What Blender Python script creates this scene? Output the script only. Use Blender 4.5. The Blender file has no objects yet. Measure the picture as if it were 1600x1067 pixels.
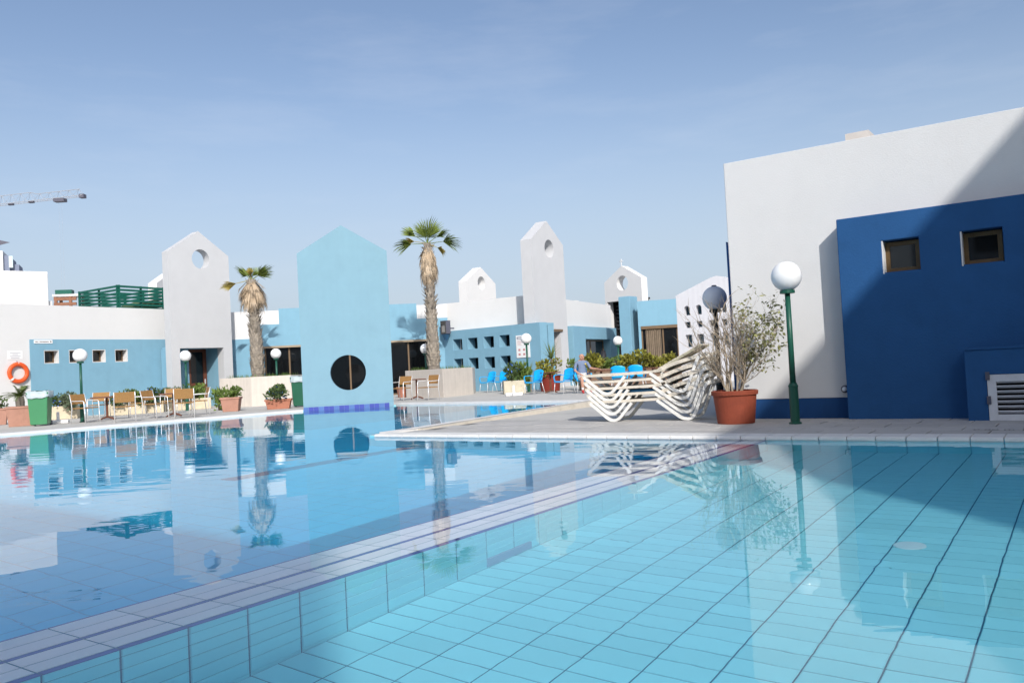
import bpy, bmesh, math, random
from math import radians, sin, cos, pi, tan, atan2, sqrt
from mathutils import Vector, Matrix
from mathutils.geometry import tessellate_polygon

# ------------------------------------------------------------------ scene, camera, sky, sun, exposure
S = bpy.context.scene
COL = S.collection
FPX, PITCH, ROLL, CAMH = 1300.0, 0.0300, 0.0525, 1.0       # photograph: 1600 x 1067 px
F_ = Vector((0, cos(PITCH), sin(PITCH)))
R0 = Vector((1, 0, 0)); U0 = R0.cross(F_)
R_ = R0 * cos(ROLL) - U0 * sin(ROLL)
U_ = R0 * sin(ROLL) + U0 * cos(ROLL)
C_ = Vector((0, 0, CAMH))
cam_d = bpy.data.cameras.new('camera'); cam = bpy.data.objects.new('camera', cam_d); COL.objects.link(cam)
cam_d.sensor_width = 36; cam_d.lens = FPX / 1600 * 36; cam_d.clip_end = 3000; cam_d.clip_start = 0.05
m = Matrix((R_, U_, -F_)).transposed().to_4x4(); m.translation = C_; cam.matrix_world = m
S.camera = cam

SUN_AZ, SUN_EL = 102.0, 32.5          # direction the light travels (from +x, anticlockwise), height of the sun
world = bpy.data.worlds.new('World'); S.world = world; world.use_nodes = True
wn = world.node_tree; wn.nodes.clear()
sky = wn.nodes.new('ShaderNodeTexSky'); sky.sky_type = 'NISHITA'; sky.sun_disc = False
sky.sun_elevation = radians(SUN_EL); sky.sun_rotation = atan2(-cos(radians(SUN_AZ)), -sin(radians(SUN_AZ)))
sky.altitude = 20; sky.air_density = 1.0; sky.dust_density = 3.2; sky.ozone_density = 3.6
bg = wn.nodes.new('ShaderNodeBackground'); bg.inputs['Strength'].default_value = 0.128
wo = wn.nodes.new('ShaderNodeOutputWorld')
# faint high cirrus over the whole sky
tc = wn.nodes.new('ShaderNodeTexCoord'); mp = wn.nodes.new('ShaderNodeMapping'); mp.inputs['Scale'].default_value = (1.2, 1.2, 6.0)
nz = wn.nodes.new('ShaderNodeTexNoise'); nz.inputs['Scale'].default_value = 3.0; nz.inputs['Detail'].default_value = 7; nz.inputs['Roughness'].default_value = 0.6
rmp = wn.nodes.new('ShaderNodeValToRGB'); rmp.color_ramp.elements[0].position = 0.5; rmp.color_ramp.elements[1].position = 0.8
rmp.color_ramp.elements[1].color = (0.12, 0.12, 0.12, 1)
mixs = wn.nodes.new('ShaderNodeMixRGB'); mixs.inputs['Color2'].default_value = (6.2, 6.3, 6.6, 1)
wn.links.new(tc.outputs['Generated'], mp.inputs['Vector']); wn.links.new(mp.outputs['Vector'], nz.inputs['Vector'])
wn.links.new(nz.outputs['Fac'], rmp.inputs['Fac']); wn.links.new(rmp.outputs['Color'], mixs.inputs['Fac'])
wn.links.new(sky.outputs['Color'], mixs.inputs['Color1']); hsv = wn.nodes.new('ShaderNodeHueSaturation'); hsv.inputs['Saturation'].default_value = 0.90; wn.links.new(mixs.outputs['Color'], hsv.inputs['Color']); 
# pale sea haze all round the horizon
sxyz = wn.nodes.new('ShaderNodeSeparateXYZ'); wn.links.new(tc.outputs['Generated'], sxyz.inputs['Vector'])
hz_ = wn.nodes.new('ShaderNodeMapRange'); hz_.interpolation_type = 'SMOOTHERSTEP'; hz_.inputs['From Min'].default_value = 0.0; hz_.inputs['From Max'].default_value = 0.42; hz_.inputs['To Min'].default_value = 0.72; hz_.inputs['To Max'].default_value = 0.0
wn.links.new(sxyz.outputs['Z'], hz_.inputs['Value'])
mh = wn.nodes.new('ShaderNodeMixRGB'); mh.inputs['Color2'].default_value = (3.75, 4.35, 5.1, 1)
wn.links.new(hz_.outputs['Result'], mh.inputs['Fac']); wn.links.new(hsv.outputs['Color'], mh.inputs['Color1']); wn.links.new(mh.outputs['Color'], bg.inputs['Color'])
wn.links.new(bg.outputs['Background'], wo.inputs['Surface'])

sd = bpy.data.lights.new('sun', 'SUN'); sd.energy = 3.15; sd.angle = radians(0.53); sd.color = (1.0, 0.965, 0.92)
sun = bpy.data.objects.new('sun', sd); COL.objects.link(sun)
sdir = Vector((cos(radians(SUN_AZ)) * cos(radians(SUN_EL)), sin(radians(SUN_AZ)) * cos(radians(SUN_EL)), -sin(radians(SUN_EL))))
sun.rotation_euler = sdir.to_track_quat('-Z', 'Y').to_euler(); sun.location = (3, -20, 20)
sd.cycles.is_caustics_light = True
S.view_settings.view_transform = 'Standard'; S.view_settings.look = 'None'
S.view_settings.exposure = 0.33; S.view_settings.gamma = 1.0; S.view_settings.use_curve_mapping = False
S.render.engine = 'CYCLES'
S.cycles.max_bounces = 10; S.cycles.transparent_max_bounces = 16; S.cycles.transmission_bounces = 8
S.cycles.use_denoising = True

# ------------------------------------------------------------------ pixels of the photograph to places
def ray(px, py): return F_ * FPX + R_ * (px - 800) - U_ * (py - 533.5)
def gp(px, py, z=0.0):
    d = ray(px, py); return C_ + d * ((z - CAMH) / d.z)
def atY(px, py, Y):
    d = ray(px, py); return C_ + d * (Y / d.y)
TH = radians(55)
UU = Vector((cos(TH), sin(TH), 0)); VV = Vector((sin(TH), -cos(TH), 0))    # the pool grid: b along UU, a along VV
def ab(a, b, z=0.0): return VV * a + UU * b + Vector((0, 0, z))
AZV = radians(-35)

# ------------------------------------------------------------------ materials
MATS = {}
def nn(nt, t, **kw):
    n = nt.nodes.new(t)
    for k, v in kw.items(): setattr(n, k, v)
    return n
def mat(name, col, rough=0.7, var=0.0, vscale=3.0, bump=0.0, bscale=60.0, spec=0.3, metal=0.0, stain=0.0, sscale=1.2, emis=None, sub=0.0, objvar=0.0, streak=0.0):
    if name in MATS: return MATS[name]
    M = bpy.data.materials.new(name); M.use_nodes = True; nt = M.node_tree; b = nt.nodes['Principled BSDF']
    b.inputs['Roughness'].default_value = rough; b.inputs['Metallic'].default_value = metal
    b.inputs['Specular IOR Level'].default_value = spec
    b.inputs['Base Color'].default_value = (*col, 1)
    tc = nn(nt, 'ShaderNodeTexCoord'); last = None
    def mul(colsock, facsock, lo, hi):
        mr = nn(nt, 'ShaderNodeMapRange'); mr.inputs['From Min'].default_value = 0.3; mr.inputs['From Max'].default_value = 0.7
        mr.inputs['To Min'].default_value = lo; mr.inputs['To Max'].default_value = hi
        nt.links.new(facsock, mr.inputs['Value'])
        mx = nn(nt, 'ShaderNodeVectorMath', operation='SCALE')
        if colsock is None: mx.inputs[0].default_value = col
        else: nt.links.new(colsock, mx.inputs[0])
        nt.links.new(mr.outputs['Result'], mx.inputs['Scale'])
        return mx.outputs['Vector']
    if var:
        n = nn(nt, 'ShaderNodeTexNoise'); n.inputs['Scale'].default_value = vscale; n.inputs['Detail'].default_value = 6; n.inputs['Roughness'].default_value = .65
        nt.links.new(tc.outputs['Object'], n.inputs['Vector']); last = mul(last, n.outputs['Fac'], 1 - var, 1 + var * .6)
    if stain:
        n = nn(nt, 'ShaderNodeTexNoise'); n.inputs['Scale'].default_value = sscale; n.inputs['Detail'].default_value = 8; n.inputs['Roughness'].default_value = .7; n.inputs['Distortion'].default_value = .6
        nt.links.new(tc.outputs['Object'], n.inputs['Vector'])
        cr = nn(nt, 'ShaderNodeValToRGB'); cr.color_ramp.elements[0].position = .52; cr.color_ramp.elements[1].position = .7
        cr.color_ramp.elements[0].color = (1, 1, 1, 1); cr.color_ramp.elements[1].color = (1 - stain, 1 - stain, 1 - stain * 1.05, 1)
        nt.links.new(n.outputs['Fac'], cr.inputs['Fac'])
        mx = nn(nt, 'ShaderNodeVectorMath', operation='MULTIPLY')
        if last is None: mx.inputs[0].default_value = col
        else: nt.links.new(last, mx.inputs[0])
        nt.links.new(cr.outputs['Color'], mx.inputs[1]); last = mx.outputs['Vector']
    if streak:
        mpn = nn(nt, 'ShaderNodeMapping'); mpn.inputs['Scale'].default_value = (9, 9, .35)
        n = nn(nt, 'ShaderNodeTexNoise'); n.inputs['Scale'].default_value = 1.0; n.inputs['Detail'].default_value = 5
        nt.links.new(tc.outputs['Object'], mpn.inputs['Vector']); nt.links.new(mpn.outputs['Vector'], n.inputs['Vector'])
        last = mul(last, n.outputs['Fac'], 1 + streak * .3, 1 - streak)
    if objvar:
        oi = nn(nt, 'ShaderNodeObjectInfo')
        mr = nn(nt, 'ShaderNodeMapRange'); mr.inputs['To Min'].default_value = 1 - objvar; mr.inputs['To Max'].default_value = 1 + objvar
        nt.links.new(oi.outputs['Random'], mr.inputs['Value'])
        mx = nn(nt, 'ShaderNodeVectorMath', operation='SCALE')
        if last is None: mx.inputs[0].default_value = col
        else: nt.links.new(last, mx.inputs[0])
        nt.links.new(mr.outputs['Result'], mx.inputs['Scale']); last = mx.outputs['Vector']
    if last is not None: nt.links.new(last, b.inputs['Base Color'])
    if bump:
        n = nn(nt, 'ShaderNodeTexNoise'); n.inputs['Scale'].default_value = bscale; n.inputs['Detail'].default_value = 5
        nt.links.new(tc.outputs['Object'], n.inputs['Vector'])
        bp = nn(nt, 'ShaderNodeBump'); bp.inputs['Strength'].default_value = bump; bp.inputs['Distance'].default_value = .01
        nt.links.new(n.outputs['Fac'], bp.inputs['Height']); nt.links.new(bp.outputs['Normal'], b.inputs['Normal'])
    MATS[name] = M
    return M
def leafmat(name, col, var=.35, trans=.3):
    if name in MATS: return MATS[name]
    M = bpy.data.materials.new(name); M.use_nodes = True; nt = M.node_tree; nt.nodes.clear()
    o = nn(nt, 'ShaderNodeOutputMaterial'); d = nn(nt, 'ShaderNodeBsdfPrincipled'); t = nn(nt, 'ShaderNodeBsdfTranslucent'); mx = nn(nt, 'ShaderNodeMixShader')
    d.inputs['Roughness'].default_value = .5; d.inputs['Specular IOR Level'].default_value = .35
    g = nn(nt, 'ShaderNodeNewGeometry'); mr = nn(nt, 'ShaderNodeMapRange'); mr.inputs['To Min'].default_value = 1 - var; mr.inputs['To Max'].default_value = 1 + var
    nt.links.new(g.outputs['Random Per Island'], mr.inputs['Value'])
    v = nn(nt, 'ShaderNodeVectorMath', operation='SCALE'); v.inputs[0].default_value = col; nt.links.new(mr.outputs['Result'], v.inputs['Scale'])
    nt.links.new(v.outputs['Vector'], d.inputs['Base Color']); nt.links.new(v.outputs['Vector'], t.inputs['Color'])
    mx.inputs['Fac'].default_value = trans
    nt.links.new(d.outputs[0], mx.inputs[1]); nt.links.new(t.outputs[0], mx.inputs[2]); nt.links.new(mx.outputs[0], o.inputs['Surface'])
    MATS[name] = M; return M

WHITE = mat('white_render', (.66, .655, .645), .85, var=.025, vscale=1.5, bump=.25, bscale=45, stain=.02, streak=.0)
GREY = mat('pale_grey_render', (.52, .525, .535), .85, var=.04, vscale=1.5, bump=.25, bscale=45, stain=.02, streak=.0)
BLUE = mat('blue_render', (.198, .375, .485), .85, var=.05, vscale=1.8, bump=.3, bscale=45, stain=.06, streak=.02)
BLUEA_SHD = mat('annex_shaded_blue_render', (.018, .088, .235), .85, var=.08, vscale=1.8, bump=.3, bscale=45, stain=.08, streak=.02)  # annex's own deeper blue, darkened further with its shade painted in
BLUE2 = mat('tower_blue_render', (.215, .362, .43), .85, var=.04, vscale=1.8, bump=.3, bscale=45, stain=.04, streak=.015)
BLUE_SHD = mat('shaded_blue_render', (.014, .07, .21), .85, var=.10, vscale=1.8, bump=.3, bscale=45, stain=.12)  # blue of plinth and end panel, with their shade put into the colour
ROOF = mat('roof_screed', (.42, .41, .39), .9, var=.1)
GLASS = mat('dark_window_glass', (.006, .007, .008), .04, spec=.5)
BROWN = mat('brown_aluminium', (.16, .105, .06), .45, var=.1)
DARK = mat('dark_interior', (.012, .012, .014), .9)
CONC = mat('deck_concrete', (.50, .485, .45), .88, var=.08, vscale=2.5, bump=.3, bscale=90, stain=.16, sscale=.7)
SLAB = mat('paving_slab', (.45, .435, .415), .85, var=.12, vscale=4, bump=.3, bscale=80, stain=.28, sscale=2.2, objvar=.07)
COPE = mat('coping_stone', (.70, .69, .665), .7, var=.07, vscale=5, bump=.2, bscale=60, stain=.1, sscale=3, objvar=.04)
KERB = mat('kerb_stone', (.58, .53, .45), .85, var=.1, vscale=4, stain=.22, sscale=2.5, bump=.3)
BEIGE = mat('beige_planter_render', (.60, .545, .485), .88, var=.05, stain=.08, bump=.25, bscale=50, streak=.08)
CREAM = mat('cream_planter_box', (.60, .52, .38), .85, var=.1, stain=.15, sscale=3)
TERRA = mat('terracotta', (.25, .055, .028), .75, var=.12, vscale=7, stain=.15, sscale=5, bump=.15)
TERRAL = mat('pale_terracotta', (.43, .23, .17), .8, var=.1, vscale=6, stain=.12, sscale=4)
MAROON = mat('maroon_pot', (.20, .03, .02), .5, var=.1)
GREENP = mat('green_pole_paint', (.012, .085, .055), .4, var=.15, spec=.4)
GLOBE = mat('opal_globe', (.84, .84, .83), .18, spec=.5, var=.02)
GLOBEG = mat('grey_globe', (.70, .72, .76), .5, spec=.4, var=.08)  # greyer and rougher than the opal globes
BIN = mat('green_bin_plastic', (.06, .24, .11), .4, var=.08, spec=.4)
BIND = mat('dark_green_bin_plastic', (.02, .12, .07), .4, var=.08, spec=.4)
BAG = mat('grey_bin_liner', (.42, .50, .52), .4, var=.15)
WICK = mat('brown_wicker', (.34, .185, .065), .7, var=.25, vscale=40, bump=.6, bscale=120)
METW = mat('pale_metal_tube', (.72, .72, .72), .3, metal=.3, spec=.5)
TBL = mat('red_brown_table', (.15, .055, .03), .45, var=.15, vscale=8)
CBLUE = mat('bright_blue_plastic', (.006, .40, .80), .35, spec=.4, var=.04)
LOUNG = mat('white_resin', (.78, .77, .73), .5, var=.08, vscale=4, spec=.4, stain=.15, sscale=6)
LOUNGS = mat('cream_resin_slat', (.68, .62, .52), .6, var=.15, vscale=5, stain=.25, sscale=7)
LOUNGD = mat('dirty_resin_slat', (.42, .40, .29), .7, var=.2, vscale=5, stain=.3, sscale=6)
MATT = mat('blue_mattress', (.03, .17, .38), .8, var=.1)
TILE = mat('pool_tile', (.34, .82, .91), .3, objvar=.05, var=.04, vscale=3)
TILEM = mat('pool_tile_main', (.055, .56, .86), .3, objvar=.05, var=.05, vscale=2)
TILEW = mat('pale_lilac_tile', (.90, .83, .85), .35, objvar=.04, var=.05, vscale=4)
TILEB = mat('cobalt_trim_tile', (.07, .09, .36), .3, objvar=.06)
GROUT = mat('pool_grout', (.06, .17, .27), .8, var=.15)
GROUTM = mat('pool_grout_main', (.07, .40, .64), .8, var=.15)
STRIPE = mat('navy_lane_tile', (.03, .11, .30), .4)
GREENF = mat('green_fence_paint', (.008, .10, .072), .5, var=.15)
SOIL = mat('soil', (.05, .035, .025), .95, var=.3)
BARK = mat('palm_bark', (.23, .20, .165), .95, var=.35, vscale=9, bump=.8, bscale=25)
BOOT = mat('palm_leaf_base', (.36, .31, .25), .9, var=.3, vscale=9)
DEADL = leafmat('dead_palm_leaf', (.46, .36, .25), .35, .15)
YELL = leafmat('yellowing_palm_leaf', (.42, .34, .09), .25, .25)
PALMG = leafmat('palm_green', (.17, .22, .045), .4, .25)
LEAFG = leafmat('shrub_leaf', (.085, .135, .045), .5, .3)
LEAFY = leafmat('golden_shrub_leaf', (.25, .24, .04), .5, .3)
LEAFL = leafmat('light_shrub_leaf', (.15, .22, .05), .4, .3)
LEAFGR = leafmat('grey_green_leaf', (.14, .18, .11), .5, .3)
FLOW = leafmat('blue_flower', (.10, .22, .62), .3, .2)
TWIG = mat('grey_twig', (.36, .295, .22), .9, var=.25, vscale=10)
STEM = mat('shrub_stem', (.10, .07, .045), .9, var=.2)
SIGNW = mat('white_sign', (.80, .80, .79), .5)
INK = mat('black_print', (.02, .02, .025), .6)
REDP = mat('faded_red_print', (.55, .28, .28), .7)
ORANGE = mat('orange_lifebuoy', (.72, .10, .02), .5, var=.08, spec=.4)
ROPE = mat('white_rope', (.75, .72, .68), .8)
LOUV = mat('white_louvre_paint', (.62, .63, .66), .45, var=.06, stain=.1, sscale=5)
BLACK = mat('black_cover', (.02, .02, .024), .6, var=.2)
STEEL = mat('crane_paint', (.36, .37, .40), .5, var=.1)
STEELD = mat('crane_dark', (.10, .10, .13), .6)
FAR_SHD = mat('far_shaded_side_render', (.20, .23, .31), .9, var=.05)  # shade on the far building's side walls, painted as a darker colour
TIMBER = mat('brown_timber', (.26, .12, .07), .7, var=.2, vscale=6)
CURT = mat('beige_curtain', (.22, .17, .12), .9, var=.2, vscale=6)
SKIN = mat('skin', (.50, .27, .19), .55, var=.05)

# ------------------------------------------------------------------ mesh helpers
class MB:
    def __init__(s): s.v = []; s.f = []; s.mi = []
    def add(s, vs, fs, M=None, mi=0):
        o = len(s.v)
        for p in vs:
            p = Vector(p); s.v.append(M @ p if M is not None else p)
        for q in fs: s.f.append([i + o for i in q]); s.mi.append(mi)
        return s
    def box(s, x0, x1, y0, y1, z0, z1, M=None, mi=0):
        vs = [(x, y, z) for z in (z0, z1) for y in (y0, y1) for x in (x0, x1)]
        return s.add(vs, [(0, 2, 3, 1), (4, 5, 7, 6), (0, 1, 5, 4), (2, 6, 7, 3), (0, 4, 6, 2), (1, 3, 7, 5)], M, mi)
    def taper(s, w0, d0, w1, d1, z0, z1, M=None):
        vs = [(-w0, -d0, z0), (w0, -d0, z0), (w0, d0, z0), (-w0, d0, z0), (-w1, -d1, z1), (w1, -d1, z1), (w1, d1, z1), (-w1, d1, z1)]
        return s.add(vs, [(3, 2, 1, 0), (4, 5, 6, 7), (0, 1, 5, 4), (1, 2, 6, 5), (2, 3, 7, 6), (3, 0, 4, 7)], M)
    def tube(s, pts, r, n=8, M=None, cap=True, mi=0, flat=None):
        pts = [Vector(p) for p in pts]; k = len(pts)
        rs = r if isinstance(r, (list, tuple)) else [r] * k
        vs = []; fs = []; prev = None
        for i, p in enumerate(pts):
            d = (pts[min(i + 1, k - 1)] - pts[max(i - 1, 0)])
            d = d.normalized() if d.length > 1e-9 else Vector((0, 0, 1))
            if prev is None:
                a = d.cross(Vector((0, 0, 1)))
                if a.length < .05: a = d.cross(Vector((1, 0, 0)))
                a.normalize()
            else:
                a = prev - d * prev.dot(d); a.normalize()
            prev = a; b = d.cross(a)
            for j in range(n):
                t = 2 * pi * j / n
                vs.append(p + (a * cos(t) + b * sin(t)) * rs[i])
        for i in range(k - 1):
            for j in range(n):
                fs.append((i * n + j, i * n + (j + 1) % n, (i + 1) * n + (j + 1) % n, (i + 1) * n + j))
        if cap: fs.append(tuple(range(n))[::-1]); fs.append(tuple((k - 1) * n + j for j in range(n)))
        return s.add(vs, fs, M, mi)
    def ribbon(s, pts, w, t, side=(0, 1, 0), M=None, mi=0):
        """flat bar swept along pts: w across 'side', t thick"""
        pts = [Vector(p) for p in pts]; sd_ = Vector(side).normalized(); k = len(pts); vs = []; fs = []
        for i, p in enumerate(pts):
            d1 = (pts[i] - pts[i - 1]).normalized() if i else None
            d2 = (pts[i + 1] - pts[i]).normalized() if i < k - 1 else None
            d = (d1 + d2).normalized() if d1 and d2 else (d1 or d2)
            nrm = d.cross(sd_).normalized(); sc = 1 / max(.45, abs(d.dot(d2 if d2 else d1)))
            for (x, y) in ((-1, -1), (1, -1), (1, 1), (-1, 1)):
                vs.append(p + sd_ * (w / 2 * x) + nrm * (t / 2 * y * sc))
        for i in range(k - 1):
            for j in range(4): fs.append((i * 4 + j, i * 4 + (j + 1) % 4, (i + 1) * 4 + (j + 1) % 4, (i + 1) * 4 + j))
        fs.append((0, 3, 2, 1)[::-1]); fs.append(tuple((k - 1) * 4 + j for j in range(4)))
        return s.add(vs, fs, M, mi)
    def lathe(s, prof, n=24, M=None, mi=0):
        vs = []; fs = []
        for (r, z) in prof:
            for j in range(n): vs.append((r * cos(2 * pi * j / n), r * sin(2 * pi * j / n), z))
        for i in range(len(prof) - 1):
            for j in range(n): fs.append((i * n + j, i * n + (j + 1) % n, (i + 1) * n + (j + 1) % n, (i + 1) * n + j))
        fs.append(tuple(range(n))[::-1]); fs.append(tuple((len(prof) - 1) * n + j for j in range(n)))
        return s.add(vs, fs, M, mi)
    def mesh(s, name, mats, smooth=False):
        me = bpy.data.meshes.new(name); me.from_pydata([tuple(p) for p in s.v], [], s.f)
        for q in (mats if isinstance(mats, (list, tuple)) else [mats]): me.materials.append(q)
        if any(s.mi): me.polygons.foreach_set('material_index', s.mi)
        if smooth: me.polygons.foreach_set('use_smooth', [True] * len(me.polygons))
        me.update(); return me
    def build(s, name, mats, parent=None, smooth=False, bevel=0, fixn=True):
        me = s.mesh(name, mats, smooth)
        if fixn:
            bm = bmesh.new(); bm.from_mesh(me); bmesh.ops.recalc_face_normals(bm, faces=bm.faces); bm.to_mesh(me); bm.free()
        o = link(name, me, parent)
        if bevel:
            bv = o.modifiers.new('bevel', 'BEVEL'); bv.width = bevel; bv.segments = 2; bv.limit_method = 'ANGLE'; bv.angle_limit = radians(40)
        return o
def link(name, me, parent=None, loc=None, rz=0):
    o = bpy.data.objects.new(name, me); COL.objects.link(o); o.parent = parent
    if loc is not None: o.location = loc
    if rz: o.rotation_euler = (0, 0, rz)
    return o
def tag(o, label, cat, group=None):
    o['label'] = label; o['category'] = cat
    if group: o['group'] = group
    return o
def thing(name, label, cat, loc, rz=0, group=None):
    o = bpy.data.objects.new(name, None); COL.objects.link(o); o.location = loc; o.rotation_euler = (0, 0, rz); o.empty_display_size = .2
    return tag(o, label, cat, group)
def structure(o): o['kind'] = 'structure'; return o
def stuff(o): o['kind'] = 'stuff'; return o
def dup(root, loc, rz, label, group=None, scale=None):
    r = root.copy(); COL.objects.link(r); r.location = loc; r.rotation_euler = (0, 0, rz); r['label'] = label
    if group: r['group'] = group
    if scale: r.scale = (scale,) * 3 if not isinstance(scale, tuple) else scale
    for ch in list(root.children):
        c = ch.copy(); COL.objects.link(c); c.parent = r
        for g in ch.children:
            d = g.copy(); COL.objects.link(d); d.parent = c
    return r
def poly_panel(outline, holes, t):
    """flat plate with holes: outline in (x,z), front face at y=0, back at y=t"""
    loops = [outline] + list(holes)
    flat = [p for l in loops for p in l]
    tris = tessellate_polygon([[Vector((p[0], p[1], 0)) for p in l] for l in loops])
    n = len(flat); mb = MB()
    vs = [(p[0], 0, p[1]) for p in flat] + [(p[0], t, p[1]) for p in flat]
    fs = []
    for (a, b, c) in tris: fs.append((a, b, c)); fs.append((c + n, b + n, a + n))
    o = 0
    for l in loops:
        k = len(l)
        for i in range(k):
            j = (i + 1) % k; fs.append((o + i, o + j, o + j + n, o + i + n))
        o += k
    mb.add(vs, fs); return mb
def rect(x0, x1, z0, z1): return [(x0, z0), (x1, z0), (x1, z1), (x0, z1)]
def circ(cx, cz, r, n=40): return [(cx + r * cos(2 * pi * i / n), cz + r * sin(2 * pi * i / n)) for i in range(n)]
def archp(x0, x1, z0, z1, n=10):
    r = (x1 - x0) / 2; c = (x0 + x1) / 2; zc = z1 - r
    return [(x0, z0), (x1, z0)] + [(c + r * cos(pi * i / n), zc + r * sin(pi * i / n)) for i in range(n + 1)]
def panel(name, parent, outline, holes, y0, t, M, bevel=0.0, label=None):
    mb = poly_panel(outline, holes, t); mb.v = [p + Vector((0, y0, 0)) for p in mb.v]
    o = mb.build(name, M, parent, bevel=bevel)
    if label: o['label'] = label
    return o
class Frame:
    """a wall line on the ground: x along it, y inward, z up"""
    def __init__(s, A, B):
        s.o = Vector((A[0], A[1], 0)); d = Vector((B[0] - A[0], B[1] - A[1], 0)); s.L = d.length; s.az = atan2(d.y, d.x)
        s.x = d.normalized(); s.y = Vector((-s.x.y, s.x.x, 0))
    def px(s, px, py, yo=0.0):
        d = ray(px, py); P = s.o + s.y * yo; t = (P - C_).dot(s.y) / d.dot(s.y); q = C_ + d * t - s.o
        return q.dot(s.x), q.z
    def X(s, px, py, yo=0.0): return s.px(px, py, yo)[0]
    def w(s, x, y, z=0.0): return s.o + s.x * x + s.y * y + Vector((0, 0, z))
    def thing(s, name, label, cat, group=None): return thing(name, label, cat, s.o, s.az, group)
def window(parent, x0, x1, z0, z1, y, fw, frame_m=None, bars=(), depth=.05, glass=None, name='window'):
    frame_m = frame_m or BROWN
    holes = []; xs = [x0] + [b for b in bars] + [x1]
    for i in range(len(xs) - 1):
        l = xs[i] + (fw if i == 0 else fw / 2); r = xs[i + 1] - (fw if i == len(xs) - 2 else fw / 2)
        holes.append(rect(l, r, z0 + fw, z1 - fw))
    fmb = MB(); fmb.box(x0, x1, y, y + depth, z0, z0 + fw); fmb.box(x0, x1, y, y + depth, z1 - fw, z1)
    ed = [x0] + [q for h_ in holes for q in (h_[0][0], h_[1][0])] + [x1]
    for i_ in range(0, len(ed), 2): fmb.box(ed[i_], ed[i_ + 1], y, y + depth, z0 + fw, z1 - fw)
    f = fmb.build(name, frame_m, parent)
    for h in holes:
        mb = MB().box(h[0][0] - .01, h[1][0] + .01, y + depth * .4, y + depth * .4 + .008, h[0][1] - .01, h[2][1] + .01)
        mb.build('pane', glass or GLASS, f)
    return f
def reveal(parent, x0, x1, z0, z1, y0, y1, M, e=.02):
    mb = poly_panel(rect(x0, x1, z0, z1), [rect(x0 + e, x1 - e, z0 + e, z1 - e)], y1 - y0); mb.v = [p + Vector((0, y0, 0)) for p in mb.v]
    return mb.build('window_reveal', M, parent)
def gable_outline(w, sh, ap, z0=0.0, xo=0.0): return [(xo, z0), (xo + w, z0), (xo + w, sh), (xo + w / 2, ap), (xo, sh)]

# ================================================================== THE SETTING: pool, deck, ground
WZ = -0.03
ZS, ZM = WZ - 0.95, WZ - 1.5            # floors of the shallow and the main pool
AD0, AD1 = -3.86, -3.26                 # the submerged wall between them
B0, B1 = 0.6, 9.82                      # near and far edge of the shallow pool
AR = 3.1                                # right end of the pool
def AB(P): return P.dot(VV), P.dot(UU)
PA = gp(0, 679); T1 = gp(476, 641); T2 = gp(614, 633); FA = gp(617, 631); FB = gp(935, 626.5)
la, lb = AB(PA); ta, tb = AB(T1); T2a, T2b = AB(T2); fa, fb = AB(FA); ga, gb = AB(FB)
sl = (ta - la) / (tb - lb)
left_near = (la - sl * (lb - B0), B0)
AT = -9.82                               # side of the deck tongue
far_at = fb + (gb - fb) * (AT - fa) / (ga - fa)
POOL = [(AR, B0), (AR, B1), (AT, B1), (AT, far_at), (fa, fb), (T2a, T2b + .12), (ta, tb + .12), (la, lb), left_near]
def abpoly(pts, z): return [ab(a, b, z) for a, b in pts]
def flat_sheet(name, pts3, M, holes=(), kind='structure'):
    loops = [pts3] + list(holes); flat = [p for l in loops for p in l]
    tr = tessellate_polygon([[Vector((p[0], p[1], 0)) for p in l] for l in loops])
    mb = MB(); fs = []
    for t in tr:
        a, b, c = (Vector(flat[i]) for i in t)
        fs.append(t if (b - a).cross(c - a).z > 0 else t[::-1])
    mb.add(flat, fs); o = mb.build(name, M, fixn=False); o['kind'] = kind; return o
# ground: one sheet to the horizon with the pool cut out
BIG = 900
flat_sheet('ground', [(-BIG, -BIG, 0), (BIG, -BIG, 0), (BIG, BIG, 0), (-BIG, BIG, 0)], CONC, [abpoly(POOL, 0)])

def receiver(o): o.cycles.is_caustics_receiver = True; return o
# basin: walls and grout bed
mb = MB(); n = len(POOL)
for i in range(n):
    p, q = POOL[i], POOL[(i + 1) % n]; zb = ZM - .05
    mb.add([ab(*p, .0), ab(*q, .0), ab(*q, zb), ab(*p, zb)], [(0, 1, 2, 3)])
basin = receiver(structure(mb.build('pool_basin', mat('basin_wall_tile', (.26, .66, .78), .4, var=.06), fixn=False)))
mb = MB()
mb.add([ab(AD1, B0, ZS - .008), ab(AR, B0, ZS - .008), ab(AR, B1, ZS - .008), ab(AD1, B1, ZS - .008)], [(0, 1, 2, 3)])
mb.box(0, 1, 0, 1, 0, 1, Matrix(((VV.x * (AD1 - AD0 - .016), UU.x * (B1 - B0 + .3), 0, ab(AD0 + .008, B0 - .1).x), (VV.y * (AD1 - AD0 - .016), UU.y * (B1 - B0 + .3), 0, ab(AD0 + .008, B0 - .1).y), (0, 0, WZ - .05 - .008 - ZM, ZM), (0, 0, 0, 1))))
receiver(mb.build('grout_bed', GROUT, basin, fixn=False))
MP = [(AD0, B0), (AD0, B1), (AT, B1), (AT, far_at), (fa, fb), (T2a, T2b), (ta, tb), (la, lb), left_near]
o = flat_sheet('main_floor', abpoly(MP, ZM - .006), GROUTM); o.parent = basin; del o['kind']; receiver(o)

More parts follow.
